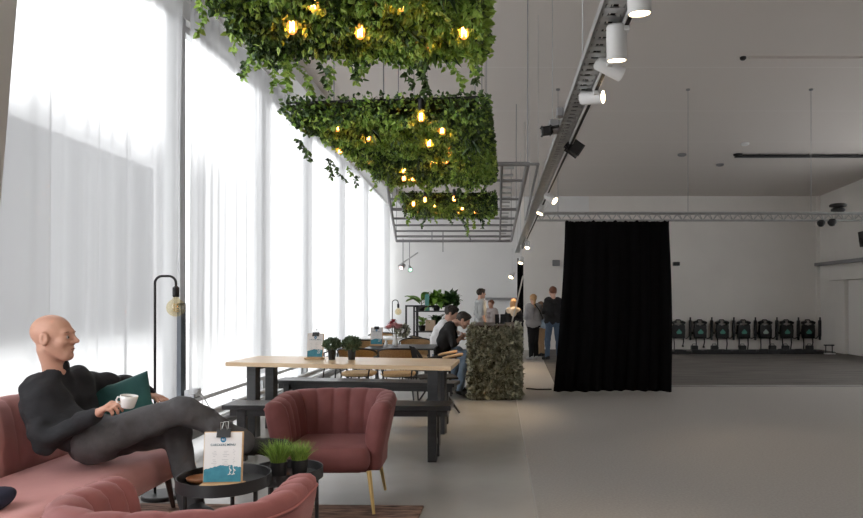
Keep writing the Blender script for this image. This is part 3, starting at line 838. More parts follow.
for x, y, r, l in ((-1.25, 8.62, 182, 'rattan chair with its back to us, near right side of the dark table'),
                   (-1.27, 10.52, 4, 'rattan chair on the far side of the dark table, behind the flower vase'),
                   (-2.20, 9.7, -100, 'rattan chair at the window end of the dark table'),
                   (-1.98, 10.50, 172, 'rattan chair nearest the window, near side of the white table'),
                   (-1.22, 11.3, 85, 'rattan chair at the right end of the white table'),
                   (-2.1, 12.35, 0, 'rattan chair on the far side of the white table')):
    dup(c0, (x, y, 0), R(r), l)
# table with dark top
t = thing('bistro_table', 'dark thin-topped bistro table carrying the flower vase', 'table', (-1.32, 9.50, 0))
bm = nb(); prism(bm, [(-.47,-.45),(.47,-.45),(.47,.45),(-.47,.45)], .70, .722, .006); obj('tabletop', bm, M['darkwood'], t)
for sx in (-1,1):
    for sy in (-1,1):
        bm = nb(); tube(bm, [(sx*.40,sy*.38,.70),(sx*.43,sy*.41,0)], .014, 8); obj('leg', bm, M['black'], t)
t = thing('white_table', 'pale topped table by the window near the far lamp', 'table', (-2.0, 11.35, 0))
bm = nb(); prism(bm, rrect(-.42,-.42,.42,.42,.1), .725, .75, .006); obj('tabletop', bm, M['ceramic'], t)
bm = nb(); lathe(bm, [(0,0),(.24,0),(.24,.012),(.03,.03),(.025,.70),(.12,.725),(0,.725)], 24); obj('pedestal', bm, M['black'], t, 'auto')

# director style chair with wooden arm tips by the boys
t = thing('folding_armchair', 'black folding armchair with wooden armrests at the right end of the dark table', 'chair', (-.745, 8.36, 0), R(12))
bm = nb(); box(bm, (0,0,.43), (.46,.44,.025), None, .008, 1); obj('seat', bm, M['blackcloth'], t)
bm = nb(); rows = [[(-.26-.04*(j/4)+.02*math.cos(k/8*PI), -.22+.44*k/8, .62+.18*j/4) for k in range(9)] for j in range(5)]
grid(bm, rows); bmesh.ops.solidify(bm, geom=bm.faces, thickness=.01); obj('backrest', bm, M['blackcloth'], t)
for sy in (-1, 1):
    bm = nb(); tube(bm, [(-.27,sy*.23,.60),(.26,sy*.23,.70)], .013, 8); a = obj('armrest', bm, M['black'], t)
    bm = nb(); tube(bm, [(.04,sy*.23,.672),(.10,sy*.23,.685),(.28,sy*.23,.718)], [.014,.019,.019], 10); obj('wooden_grip', bm, M['wood'], a, True, label='light wooden armrest tip')
    bm = nb(); tube(bm, [(-.27,sy*.22,.78),(.24,sy*.225,.02)], .011, 8); obj('leg', bm, M['black'], t)
    bm = nb(); tube(bm, [(.20,sy*.24,.68),(-.26,sy*.24,.02)], .011, 8); obj('leg', bm, M['black'], t)
bm = nb(); cyl(bm, (-.25,-.25,.03), (-.25,.25,.03), .009); cyl(bm, (.235,-.25,.03), (.235,.25,.03), .009); obj('foot_bar', bm, M['black'], t)

menu('white menu clipped to a stand on the dark bistro table', (-1.70, 9.62, .723), R(6), .16, .235)
# vase of flowers
t = thing('flower_vase', 'slim white vase of pink and red flowers on the dark bistro table', 'vase', (-1.43, 9.55, .723))
bm = nb(); lathe(bm, [(0,0),(.036,0),(.044,.03),(.030,.09),(.024,.13),(.034,.165),(.028,.165),(.018,.13),(0,.12)], 20); obj('vase', bm, M['ceramic'], t, True)
def bloom(pos, r, m):
    V, F = [], []
    bm = nb()
    for ring, (q, n) in enumerate(((1,9),(.72,7),(.42,5))):
        for k in range(n):
            a = 2*PI*k/n+ring; d = Vector((math.cos(a), math.sin(a), .0)); s = Vector((-math.sin(a), math.cos(a), 0)); L = r*q; up = Vector((0,0,1))
            b = Vector(pos)+up*ring*r*.12
            v = [b, b+d*L*.6+s*L*.42+up*L*(.2+.3*ring), b+d*L+up*L*(.35+.4*ring), b+d*L*.6-s*L*.42+up*L*(.2+.3*ring)]
            bm.faces.new([bm.verts.new(x) for x in v])
    obj('blossom', bm, m, t)
    bm = nb(); tube(bm, [(pos[0]*.1,pos[1]*.1,.10), (pos[0]*.5,pos[1]*.5,.18), pos], .003, 5); obj('stem', bm, M['stem'], t)
mp, mr = mat('pink_petals', (.80,.46,.46), .6), mat('red_petals', (.33,.025,.04), .6)
for p in ((-.06,0,.235),(.0,-.04,.25),(.055,.0,.24),(-.02,.05,.26),(.03,-.05,.22),(-.085,-.03,.215)): bloom((p[0]*1.1,p[1]*1.1,p[2]+.02), .075, mp)
for p in ((-.055,.02,.30),(-.03,.04,.33)): bloom(p, .062, mr)
n = 160; p = rng.normal(0,1,(n,3)); p /= np.linalg.norm(p,axis=1)[:,None]
obj('foliage', leaves(p*np.array([.07,.07,.06])+np.array([.10,.03,.215]), p, .05, .4, 0), M['ivy'], t)
bm = nb(); lathe(bm, [(0,0),(.02,0),(.022,.05),(.014,.065),(.016,.085),(0,.09)], 14)
o = obj('salt_shaker', bm, M['ceramic'], None, 'auto'); o.location = (-1.55, 9.50, .723); tag(o, 'small white salt shaker on the dark table beside the vase', 'shaker')
floor_lamp('black arched floor lamp in the far window corner, beyond the white table', (-1.93, 12.9, 0), 1.36, .11, 0, .13)

# ================================================================ plant shelf
sh = thing('plant_shelf', 'black open metal shelf crowded with plants before the far wall', 'shelf', (-1.12, 12.3, 0))
SW, SD, SH = .36, .20, 1.26
for sx in (-1,1):
    for sy in (-1,1):
        bm = nb(); box(bm, (sx*SW, sy*SD, SH/2), (.03,.03,SH)); obj('post', bm, M['black'], sh)
levels = (.12,.48,.80,1.16)
for z in levels:
    bm = nb(); box(bm, (0,0,z), (SW*2-.03,SD*2-.03,.02)); obj('shelf_board', bm, M['darkwood'], sh)
for sy in (-1,1):
    bm = nb(); box(bm, (0,sy*SD,SH-.015), (SW*2-.03,.03,.03)); obj('top_rail', bm, M['black'], sh)
fr = thing('shelf_frame', 'narrow empty black metal frame standing left of the plant shelf', 'shelf', (-1.52, 12.1, 0))
for sx in (-1,1):
    bm = nb(); box(bm, (sx*.10,0,.635), (.03,.03,1.27)); obj('post', bm, M['black'], fr)
bm = nb(); box(bm, (0,0,1.255), (.17,.03,.03)); obj('top_rail', bm, M['black'], fr)
bm = nb(); box(bm, (0,0,.3), (.17,.22,.02)); obj('shelf_board', bm, M['black'], fr)
bm = nb(); box(bm, (0,0,.012), (.23,.24,.024)); obj('base', bm, M['black'], fr)
def bigleaf(bm, base, d, L, w, droop):
    d = Vector(d).normalized(); s = d.cross(Vector((0,0,1))).normalized(); n = 8; rows = []
    for i in range(n+1):
        u = i/n; c = Vector(base)+d*L*u+Vector((0,0,-droop*L*u*u)); ww = w*math.sin(PI*min(1,u*.96+.04))**.7
        up = Vector((0,0,.25*ww)); rows.append([c-s*ww+up, c, c+s*ww+up])
    grid(bm, rows)
def shelf_plant(label, loc, n, L, seed, m, small=0):
    g = np.random.default_rng(seed); t = thing('leafy_plant', label, 'potted plant', loc, 0, 'plants on the black shelf')
    bm = nb(); lathe(bm, [(0,0),(.05,0),(.07,.10),(.06,.10),(0,.09)], 18); obj('pot', bm, M['potblack'], t, 'auto')
    bm = nb()
    for i in range(n):
        a = g.uniform(0,2*PI); el = g.uniform(.15,1.2); h = .10+g.uniform(0,.12)
        st = Vector((.03*math.cos(a), .03*math.sin(a), h)); bigleaf(bm, st, (math.cos(a)*math.cos(el), math.sin(a)*math.cos(el), math.sin(el)), L*g.uniform(.6,1.1), L*.16, g.uniform(.2,.7))
    obj('foliage', bm, m, t, True)
    bm = nb(); cyl(bm, (0,0,.09), (0,0,.22), .008); obj('stem', bm, M['stem'], t)
    if n > 20:
        p = g.normal(0,1,(170,3)); p /= np.linalg.norm(p,axis=1)[:,None]; p[:,2] = abs(p[:,2])
        obj('small_leaves', leaves(p*np.array([L*.42,L*.38,L*.75])*g.uniform(.4,1,(170,1))+np.array([0,0,.10]), p, L*.27, .4, .1, .42), m, t)
    return t
ml = mat('bright_leaf', (.11,.24,.03), .45, var=(.22,.38,.06), island=True)
md = mat('deep_leaf', (.025,.075,.02), .5, var=(.07,.16,.04), island=True)
bx0, by0 = -1.12, 12.3
shelf_plant('bright green banana-leaf plant on top of the black shelf, left end', (bx0-.25, by0-.02, 1.17), 9, .42, 3, ml)
shelf_plant('bushy green plant on top of the black shelf, centre', (bx0+.02, by0-.05, 1.17), 26, .30, 4, ml)
shelf_plant('dark green plant on top of the black shelf, right end', (bx0+.27, by0+.02, 1.17), 26, .30, 5, md)
shelf_plant('trailing dark plant on the second shelf from the top, right side', (bx0+.27, by0-.02, .81), 30, .20, 6, md)
shelf_plant('dense dark plant in the middle of the second shelf from the top', (bx0+.02, by0+.05, .81), 30, .22, 16, md)
shelf_plant('small green plant on the second shelf from the top, left side', (bx0-.24, by0-.02, .81), 14, .20, 7, ml)
shelf_plant('dark plant on the third shelf from the top of the black shelf', (bx0+.05, by0, .49), 24, .24, 8, md)
bm = nb(); box(bm, (0,0,.10), (.17,.12,.19), None, .004, 1); o = obj('cardboard_box', bm, mat('beige_card', (.48,.36,.26), .8)); o.location = (bx0-.08, by0-.10, .81)
tag(o, 'beige cardboard box on the second shelf of the plant rack', 'box')
bm = nb(); box(bm, (0,0,.14), (.075,.075,.28), None, .004, 1); box(bm, (0,0,.29), (.05,.05,.02))
o = obj('teal_carton', bm, mat('teal_card', (.12,.33,.30), .7)); o.location = (bx0-.135, by0-.15, 1.17); tag(o, 'tall pale teal carton standing on top of the plant shelf', 'carton')
bm = nb(); box(bm, (0,0,.06), (.06,.02,.12), None, .002, 1); o = obj('name_card', bm, mat('pale_card', (.55,.48,.42), .7)); o.location = (bx0+.28, by0-.16, .81); tag(o, 'small pale card leaning at the right end of the plant shelf', 'card')

# ================================================================ ivy covered counter
hx0, hx1, hy0, hy1, hz = -.375, .27, 9.40, 10.75, 1.0
t = thing('ivy_counter', 'counter block covered in ivy leaves at which the two boys sit', 'counter', ((hx0+hx1)/2, hy0, 0))
o_ = Vector(((hx0+hx1)/2, hy0, 0))
bm = nb(); span(bm, (hx0-o_.x+.03,.03,.0), (hx1-o_.x-.03,hy1-hy0-.03,hz-.03)); obj('body', bm, M['mesh'], t)
bm = nb(); span(bm, (hx0-o_.x,.0,hz-.03), (hx1-o_.x,hy1-hy0,hz+.012), .004, 1); obj('countertop', bm, mat('brown_top', (.07,.045,.03), .5), t)
pos, out = [], []
def face_pts(n, f): 
    for _ in range(n):
        u, v = rng.uniform(), rng.uniform(); p, q = f(u, v); pos.append(p); out.append(q)
W_, D_ = hx1-hx0, hy1-hy0
face_pts(2600, lambda u, v: ((-W_/2+W_*u, .015+rng.normal()*.012, hz*v), (0,-1,.1)))
face_pts(3000, lambda u, v: ((W_/2-.015+rng.normal()*.012, D_*u, hz*v), (1,0,.1)))
face_pts(2000, lambda u, v: ((-W_/2+.015+rng.normal()*.012, D_*u, hz*v), (-1,0,.1)))
pos = np.array(pos); pos[:,2] = np.clip(pos[:,2], .05, None)
obj('ivy_leaves', leaves(pos, out, .078, .55, .30, .46), M['ivy'], t)
for k, (x, y, w, l) in enumerate(((-.02, 10.0, .06, 'small dark card holder on the ivy counter, left one'), (.06, 10.1, .07, 'small dark card holder on the ivy counter, right one'))):
    t = thing('card_holder', l, 'card holder', (x, y, hz+.013), R(10-25*k))
    bm = nb(); box(bm, (0,0,.008), (w,.05,.016)); obj('foot', bm, M['blacksat'], t)
    bm = nb(); box(bm, (0,0,.075), (w,.006,.13), Matrix.Rotation(R(-8),3,'X')); obj('card', bm, M['blackcloth'], t)
bm = nb(); a, b = P(512,321.9,10.6), P(523,276,11.0); tube(bm, [a.lerp(b,i/6)+Vector((0,0,-.02*math.sin(PI*i/6))) for i in range(7)], .012, 8)
o = obj('leaning_pole', bm, mat('pale_pole', (.55,.50,.45), .5)); recenter(o, a); tag(o, 'thin pale pole rising slanted from the far edge of the ivy counter', 'pole')
# ================================================================ hanging green panels
def inpoly(x, y, q):
    r = False; j = len(q)-1
    for i in range(len(q)):
        if (q[i][1] > y) != (q[j][1] > y) and x < (q[j][0]-q[i][0])*(y-q[i][1])/(q[j][1]-q[i][1])+q[i][0]: r = not r
        j = i
    return r
PZ = EYE+1.17
def green_panel(label, quad, bulbs, nleaf, vines, rods, seed):
    g = np.random.default_rng(seed)
    c = Vector((sum(p[0] for p in quad)/4, sum(p[1] for p in quad)/4, PZ))
    t = thing('hanging_green_panel', label, 'hanging plant panel', c, 0, 'leafy ceiling panels')
    loc = [(p[0]-c.x, p[1]-c.y) for p in quad]
    bm = nb(); prism(bm, [(x*.94, y*.965) for x, y in loc], .005, .02); obj('backing_board', bm, M['mesh'], t)
    bm = nb()
    for i in range(4):
        a, b = Vector((*loc[i], .0)), Vector((*loc[(i+1) % 4], .0)); tube(bm, [a, b], .006, 6)
    obj('frame', bm, M['black'], t)
    xs = [p[0] for p in loc]; ys_ = [p[1] for p in loc]; pos, out = [], []
    while len(pos) < nleaf:
        x, y = g.uniform(min(xs), max(xs)), g.uniform(min(ys_), max(ys_))
        if not inpoly(x, y, loc): continue
        clump = .055*math.sin(x*9+seed)*math.sin(y*7+1.3*seed)+.035*math.sin(x*23)*math.sin(y*19+seed)
        pos.append((x, y, -.02-abs(clump)-g.uniform(0,.045))); out.append((g.normal()*.4, g.normal()*.4-.15, -.8))
    for i in range(4):                          # shaggy edges
        a, b = Vector(loc[i]), Vector(loc[(i+1) % 4]); L = (b-a).length; nrm = Vector((b-a)).normalized(); o = Vector((nrm.y, -nrm.x))
        if o.dot((a+b)/2) < 0: o = -o
        for k in range(int(L*520)):
            p = a.lerp(b, g.uniform()); pos.append((p.x+o.x*g.uniform(-.02,.03), p.y+o.y*g.uniform(-.02,.03), g.uniform(-.07,.035))); out.append((o.x*.9, o.y*.9, .1))
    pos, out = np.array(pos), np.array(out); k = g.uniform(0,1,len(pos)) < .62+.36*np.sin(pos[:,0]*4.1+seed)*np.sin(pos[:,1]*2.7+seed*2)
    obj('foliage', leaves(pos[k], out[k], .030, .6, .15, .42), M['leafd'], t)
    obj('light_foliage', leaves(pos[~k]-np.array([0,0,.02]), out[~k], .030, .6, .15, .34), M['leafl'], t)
    # grassy tufts
    for k in range(10):
        tp, to = [], []
        x, y = g.uniform(min(xs)*.9, max(xs)*.9), g.uniform(min(ys_)*.9, max(ys_)*.9)
        if not inpoly(x, y, loc): continue
        for q in range(34): tp.append((x+g.normal()*.02, y+g.normal()*.02, -.06)); to.append((g.normal()*.8, g.normal()*.8, -.6))
        obj('grass_tuft', leaves(tp, to, .13, .25, .1, .06), M['leafd'], t)
    for (x, y, L, mm) in vines:
        x, y = x-c.x, y-c.y
        p0 = Vector((x, y, 0)); pts = []; n = max(4, int(L/.05))
        dx, dy = g.normal()*.05, g.normal()*.05
        for i in range(n+1):
            u = i/n; pts.append(p0+Vector((dx*u+.012*math.sin(u*9+x*7), dy*u+.012*math.cos(u*8+y*5), -L*u)))
        bm = nb(); tube(bm, pts, .0028, 5)
        vp, vo = [], []
        nl = int(L/.0042)
        for i in range(nl):
            u = (i+g.uniform())/nl; k = min(int(u*n), n-1); q = pts[k].lerp(pts[k+1], u*n-k); a = g.uniform(0,2*PI)
            vp.append(q); vo.append((math.cos(a), math.sin(a), -.3))
        vp = np.array([tuple(v) for v in vp])
        obj('vine', join_pydata(bm_pydata(bm), leaves(vp, vo, .032 if mm == 'leafl' else .038, .35, .3, .34)), M[mm], t)
    for px, py in bulbs:
        Y = 1.06*FPX/(CY-py); w = P(px, py, Y); b = w-c
        bm = nb(); lathe(bm, [(0,.03),(.016,.03),(.018,-.02),(.014,-.03),(0,-.03)], 12, c=(b.x,b.y,b.z+.07)); cyl(bm, (b.x,b.y,b.z+.09), (b.x,b.y,.0), .004)
        s = obj('lamp_holder', bm, M['blacksat'], t)
        bm = nb(); lathe(bm, [(.009,.034),(.016,.020),(.021,.0),(.018,-.017),(.009,-.027),(0,-.029)], 14, c=b); obj('bulb', bm, M['bulbpane'], s, True)
        bm = nb(); tube(bm, [b+Vector((-.005,0,.022)), b+Vector((-.007,0,-.018)), b+Vector((.0,0,.017)), b+Vector((.007,0,-.018)), b+Vector((.005,0,.022))], .0035, 5); obj('filament', bm, M['filament'], s)
    for x, y in rods:
        bm = nb(); cyl(bm, (x-c.x,y-c.y,.03), (x-c.x,y-c.y, zc(y)-PZ), .004, 6); obj('suspension_rod', bm, M['greysteel'], t)
    return t
def amber():
    m = mat_pane('amber_bulb', (1,.72,.36), .06); nt = m.node_tree; N = nt.nodes; L = nt.links
    e = N.new('ShaderNodeEmission'); e.inputs[0].default_value = (1,.40,.10,1); e.inputs[1].default_value = .6
    ad = N.new('ShaderNodeAddShader'); src = N['Material Output'].inputs[0].links[0].from_socket
    L.new(src, ad.inputs[0]); L.new(e.outputs[0], ad.inputs[1]); L.new(ad.outputs[0], N['Material Output'].inputs[0]); return m
M['bulbpane'] = amber()
def vine_at(px, ptop, pbot, Y, mm='leafl'):
    """vine whose image starts at row ptop and ends at row pbot"""
    w = P(px, ptop, Y); e = P(px, pbot, Y); return (w.x, Y, max(.10, PZ-e.z), mm)
def edge_v(px, pbot, Y, mm='leafl'):
    w = P(px, pbot, Y); return (w.x, Y, max(.10, PZ-w.z), mm)
q1 = [(-.95,1.35),(-.07,1.35),(-.07,3.12),(-1.07,3.12)]
green_panel('nearest leafy hanging panel, cut by the top edge of the picture', q1,
 [(292,27),(313,3),(360,32),(402,3),(427,41),(464,32)], 24000,
 [edge_v(194,21,2.45,'leafl'), edge_v(232,14,2.75), edge_v(226,8,2.6), edge_v(238,30,2.85), edge_v(243,58,2.95), edge_v(254,80,3.1), edge_v(264,72,3.12), edge_v(270,66,3.1), edge_v(281,88,3.12), edge_v(249,36,2.8), edge_v(260,30,2.75), edge_v(290,70,3.0), edge_v(345,60,2.9), edge_v(356,66,3.0), edge_v(412,60,2.9), edge_v(440,40,2.75), edge_v(246,42,2.9), edge_v(250,70,3.3,'leafd'), edge_v(259,55,3.0), edge_v(275,92,3.35), edge_v(286,84,3.3), edge_v(296,93,3.38), edge_v(330,92,3.42), edge_v(322,84,3.4,'leafd'),
  edge_v(351,82,3.4,'leafd'), edge_v(366,82,3.42), edge_v(405,86,3.4,'leafd'), edge_v(399,70,3.2), edge_v(425,92,3.4,'leafd'), edge_v(449,70,2.9), edge_v(452,86,3.4,'leafl'), edge_v(476,76,3.42,'leafd'), edge_v(418,70,3.38,'leafd')],
 [(-.85,1.6),(-.15,1.6),(-.95,2.95),(-.15,2.95)], 3)
q2 = [(-1.26,4.10),(-.09,3.98),(-.05,6.38),(-1.0,6.38)]
green_panel('middle leafy hanging panel with the most glowing bulbs', q2,
 [(337,127),(368,137),(340,150),(368,160),(421,117),(442,130),(451,151),(446,160),(433,164),(404,170),(404,178),(413,178),(461,166),(429,143)], 26000,
 [edge_v(297,152,5.0,'leafd'), edge_v(305,158,5.3,'leafd'), edge_v(328,178,5.7,'leafd'), edge_v(333,181,5.9,'leafd'), edge_v(357,182,6.5,'leafd'), edge_v(347,172,6.0), edge_v(404,205,6.9), edge_v(387,190,6.9),
  edge_v(378,178,6.7), edge_v(437,178,5.6), edge_v(420,176,5.6,'leafd'), edge_v(451,180,4.9), edge_v(426,168,5.0), edge_v(433,172,5.2), edge_v(458,176,5.0), edge_v(412,172,5.4), edge_v(481,176,5.6), edge_v(474,170,5.2), edge_v(395,176,6.0), edge_v(369,168,5.6), edge_v(466,182,5.6), edge_v(470,200,6.8), edge_v(462,196,6.8,'leafd'), edge_v(449,190,6.8), edge_v(430,194,6.9,'leafd'), edge_v(487,190,6.8,'leafd'), edge_v(477,188,6.9)],
 [(-1.05,4.4),(-.15,4.4),(-.9,6.2),(-.15,6.2)], 5)
q3 = [(-1.06,7.62),(-.06,7.62),(-.06,8.85),(-1.02,8.85)]
green_panel('farthest and smallest looking leafy hanging panel', q3,
 [(425,200),(413.5,204),(417.5,210),(435,205),(436.5,211),(454,199),(462.3,208),(459,211),(475,211)], 15000,
 [edge_v(406,224,8.0), edge_v(402,216,7.6,'leafd'), edge_v(412,222,8.8), edge_v(426,228,9.3,'leafd'), edge_v(427,222,9.0), edge_v(436,222,9.4), edge_v(448,224,9.4,'leafd'), edge_v(461,228,9.4,'leafd'), edge_v(468,236,9.0), edge_v(470,228,8.6), edge_v(482,228,9.3,'leafd'), edge_v(488,224,9.4), edge_v(455,220,9.3)],
 [(-.95,7.75),(-.15,7.75),(-.9,8.7),(-.15,8.7)], 9)

# ================================================================ cable tray with the lighting track
RH = EYE+1.25; RX0, RX1 = .445, .545
t = thing('cable_tray', 'long galvanised cable tray hung from the ceiling carrying the spotlights', 'cable tray', (.495, 1.3, RH))
LT = 17.0
for sx in (-1, 1):
    bm = nb(); span(bm, (sx*.05-.002,0,-.008), (sx*.05+.002,LT,.05)); span(bm, (sx*.05-.007,0,-.008), (sx*.05+.007,LT,-.004)); obj('side_rail', bm, M['steel'], t)
bm = nb()
for k in range(int(LT/.09)): box(bm, (0, .045+k*.09, -.003), (.096,.055,.006))
for x in (-.028, .028): box(bm, (x, LT/2, -.002), (.018, LT, .006))
obj('rungs', bm, M['steel'], t)
bm = nb()
for k, (x, r) in enumerate(((-.03,.010),(-.01,.008),(.012,.011),(.032,.007))): tube(bm, [(x+.006*math.sin(i*1.7+k), LT*i/60, .012+.003*math.sin(i+k)) for i in range(61)], r, 6)
obj('cables', bm, M['blacksat'], t, kind=None)
bm = nb(); span(bm, (.058,0,-.03), (.088,LT-1.8,.008)); obj('track', bm, M['lampwhite'], t)
bm = nb(); span(bm, (.064,0,-.033), (.082,LT-1.8,-.029)); obj('track_slot', bm, M['blacksat'], t)
for k in range(8):
    y = .3+2.05*k
    bm = nb(); cyl(bm, (-.05,y,.02), (-.05,y,zc(y+1.3)-RH), .0028, 6); obj('suspension_rod', bm, M['steel'], t)
def spot_light(loc, d, power, parent, blend=1.0, size=R(70), col=(1,.74,.46)):
    l = bpy.data.lights.new('spot_beam', 'SPOT'); l.energy = power; l.spot_size = size; l.spot_blend = blend; l.color = col; l.shadow_soft_size = .03
    o = bpy.data.objects.new('spot_beam', l); COL.objects.link(o); o.parent = parent; o.location = loc
    o.rotation_euler = Vector(d).to_track_quat('-Z','Y').to_euler(); return o
def track_spot(label, c, d, lit, mount, L=.15, r=.043, power=60, m='lampwhite', col=(1,.74,.46)):
    c = Vector(c); d = Vector(d).normalized(); mount = Vector(mount)
    t = thing('track_spotlight', label, 'spotlight', mount, 0, 'track spotlights on the cable tray')
    Q = axis_to(d); o = c-mount
    bm = nb(); box(bm, (0,0,-.012), (.03,.09,.024), None, .004, 1); obj('adapter', bm, M[m], t)
    bm = nb(); tube(bm, [(0,0,-.02), Vector((0,0,-.02)).lerp(o-d*L*.2,.5)+Vector((0,0,.008)), o-d*L*.2], .009, 8); obj('bracket', bm, M[m], t, True)
    bm = nb(); lathe(bm, [(0,-L/2),(r*.85,-L/2),(r,-L/2+.008),(r,L/2),(r*.90,L/2),(r*.86,L/2-.012),(0,L/2-.012)], 28, Q, o); obj('lamp_head', bm, M[m], t, 'auto')
    bm = nb(); lathe(bm, [(0,L/2-.010),(r*.85,L/2-.010),(r*.85,L/2-.006),(0,L/2-.001)], 24, Q, o); obj('lens', bm, M['lens'] if lit else M['lensoff'], t, 'auto', label='glowing lens' if lit else None)
    if lit: spot_light(o+d*(L/2+.01), d, power, t, col=col)
    return t
TX = .568; tm = lambda y: (TX, y, RH-.030)
track_spot('white spotlight at the very top of the picture, lit and pointing down', (.512+.03,2.66,EYE+1.175), (.05,.10,-1), 1, tm(2.70), .14, .046, 40)
track_spot('white spotlight second from the top, lit and pointing straight down', (.511+.02,3.10,EYE+1.155), (.03,.12,-1), 1, tm(3.10), .155, .046, 40)
track_spot('white unlit spotlight tilted to the right, third from the top', (.575,3.58,EYE+1.205), (1,.25,-.42), 0, tm(3.55), .15, .040)
track_spot('white spotlight pointing sideways to the right, lit, fourth from the top', (.553,4.08,EYE+1.197), (1,-.55,-.10), 1, tm(4.05), .14, .040, 10)
track_spot('white lit spotlight aimed right, just above where the truss meets the tray', (.60,7.95,EYE+1.175), (.7,-.6,-.6), 1, tm(7.9), .15, .046, 45)
track_spot('white lit spotlight aimed down right, second above the truss end', (.56,8.9,EYE+1.175), (-.40,-.25,-.88), 1, tm(8.9), .15, .046, 120)
track_spot('small lit spotlight far along the tray, above the head of the dark drape', (.585,13.9,EYE+1.11), (-.1,-.5,-.9), 1, tm(13.8), .15, .05, 90)
track_spot('small lit spotlight far along the tray, warm coloured, near the top of the dark drape', (.50,15.3,EYE+.88), (-.2,-.4,-.9), 1, (.50,15.3,EYE+1.22), .15, .055, 90)
track_spot('lowest lit spotlight above the people, hung left of the dark drape', (.315,16.0,EYE+.58), (-.35,-.5,-.7), 1, (.32,16.0,EYE+1.22), .15, .055, 90)
track_spot('white spotlight on the tray nearest the camera, aimed at the sofa', (.50,1.75,EYE+1.17), (-2.6,1.6,-2.1), 1, tm(1.75), .15, .046, 60, col=(1,.86,.74))
track_spot('white spotlight on the tray above the camera, aimed at the foreground armchair', (.50,2.15,EYE+1.17), (-1.6,.35,-1.85), 1, tm(2.15), .15, .046, 45, col=(1,.84,.72))
def flood(label, c, d, mount, s=.08):
    c, mount = Vector(c), Vector(mount); o = c-mount; d = Vector(d).normalized(); Q = axis_to(d)
    t = thing('flood_spotlight', label, 'floodlight', mount, 0, 'black floodlights on the cable tray')
    bm = nb(); box(bm, o, (s,s,s*1.1), Q, .01, 2); box(bm, o-d*s*.65, (s*.7,s*.7,s*.3), Q, .006, 1); obj('lamp_head', bm, M['blacksat'], t)
    bm = nb(); lathe(bm, [(0,.001),(s*.36,.001),(s*.36,.004),(0,.006)], 20, Q, o+d*s*.55); obj('lens', bm, M['lensoff'], t)
    bm = nb(); tube(bm, [(0,0,.0),(o.x*.5,o.y*.5,o.z*.3),tuple(o)], .012, 6); obj('bracket', bm, M['blacksat'], t)
flood('black floodlight clipped to the right side of the cable tray', (.60,5.45,EYE+1.20), (.75,.1,-.5), (.548,5.42,RH), .085)
flood('small black floodlight on the left side of the cable tray', (.345,5.0,EYE+1.225), (-1,-.1,-.15), (.44,5.0,RH+.01), .055)
bm = nb(); box(bm, (0,0,0), (.07,.12,.085), None, .006, 1); o = obj('junction_box', bm, M['greysteel']); o.location = (.405,5.06,RH+.02); tag(o, 'grey junction box on the left side of the cable tray', 'junction box')
bm = nb(); box(bm, (0,0,0), (.045,.08,.06), None, .006, 1); o = obj('junction_box', bm, M['greysteel']); o.location = (.418,4.72,RH+.03); tag(o, 'small grey junction box on the cable tray, nearer than the larger one', 'junction box')

# ================================================================ lighting truss and black drape
TY, TH = 10.2, EYE+1.227
t = thing('lighting_truss', 'thin grey truss crossing the hall from the cable tray to the right wall', 'truss', (.56, TY, TH))
TL = 7.75
for dy, dz in ((-.06,.055),(.06,.055),(0,-.05)):
    bm = nb(); cyl(bm, (0,dy,dz), (TL,dy,dz), .016, 8); obj('chord', bm, M['steel'], t)
bm = nb(); n = 52
for k in range(n):
    x0, x1 = TL*k/n, TL*(k+1)/n
    for dy in (-.06,.06):
        a, b = (x0,dy,.055), ((x0+x1)/2,0,-.05); cyl(bm, a, b, .006, 5); cyl(bm, b, (x1,dy,.055), .006, 5)
obj('lacing', bm, M['steel'], t)
for px in (558, 688, 811):
    x = P(px, 200, TY).x-.56
    bm = nb(); cyl(bm, (x,0,.05), (x,0,zc(TY)-TH), .004, 6); obj('suspension_cable', bm, M['greysteel'], t)
    bm = nb(); lathe(bm, [(0,0),(.03,0),(.03,-.02),(0,-.03)], 12, c=(x,0,zc(TY)-TH)); obj('ceiling_plate', bm, M['greysteel'], t)
def stage_light(label, c, top, drop, s):
    t = thing('stage_spotlight', label, 'stage light', c, 0, 'black stage lights on the truss')
    if top:
        bm = nb(); lathe(bm, [(0,.06),(.07,.06),(.10,.09),(.10,.11),(.07,.13),(0,.14)], 20); obj('base', bm, M['blacksat'], t, 'auto')
        bm = nb(); lathe(bm, [(0,.14),(.12,.15),(.125,.17),(.10,.19),(0,.195)], 20); obj('cap', bm, M['blacksat'], t, 'auto')
    else:
        bm = nb(); cyl(bm, (0,0,-.02), (0,0,-drop), .018); obj('bracket', bm, M['blacksat'], t)
        bm = nb(); lathe(bm, [(0,-drop-s*1.2),(s*.5,-drop-s*1.1),(s*.95,-drop-s*.5),(s,-drop),(s*.6,-drop+.03),(0,-drop+.03)], 20); obj('lamp_head', bm, M['blacksat'], t, 'auto')
pz = lambda px, py: P(px, py, TY)
stage_light('black lamp head hung below the truss near the far right corner, left of two', (pz(821,217).x, TY, TH-.04), 0, .035, .060)
stage_light('larger black lamp head hung below the truss near the far right corner', (pz(832,217).x, TY, TH-.04), 0, .02, .065)
stage_light('round black effect light sitting on top of the truss at the right', (pz(838,217).x, TY, TH+.005), 1, 0, 0)

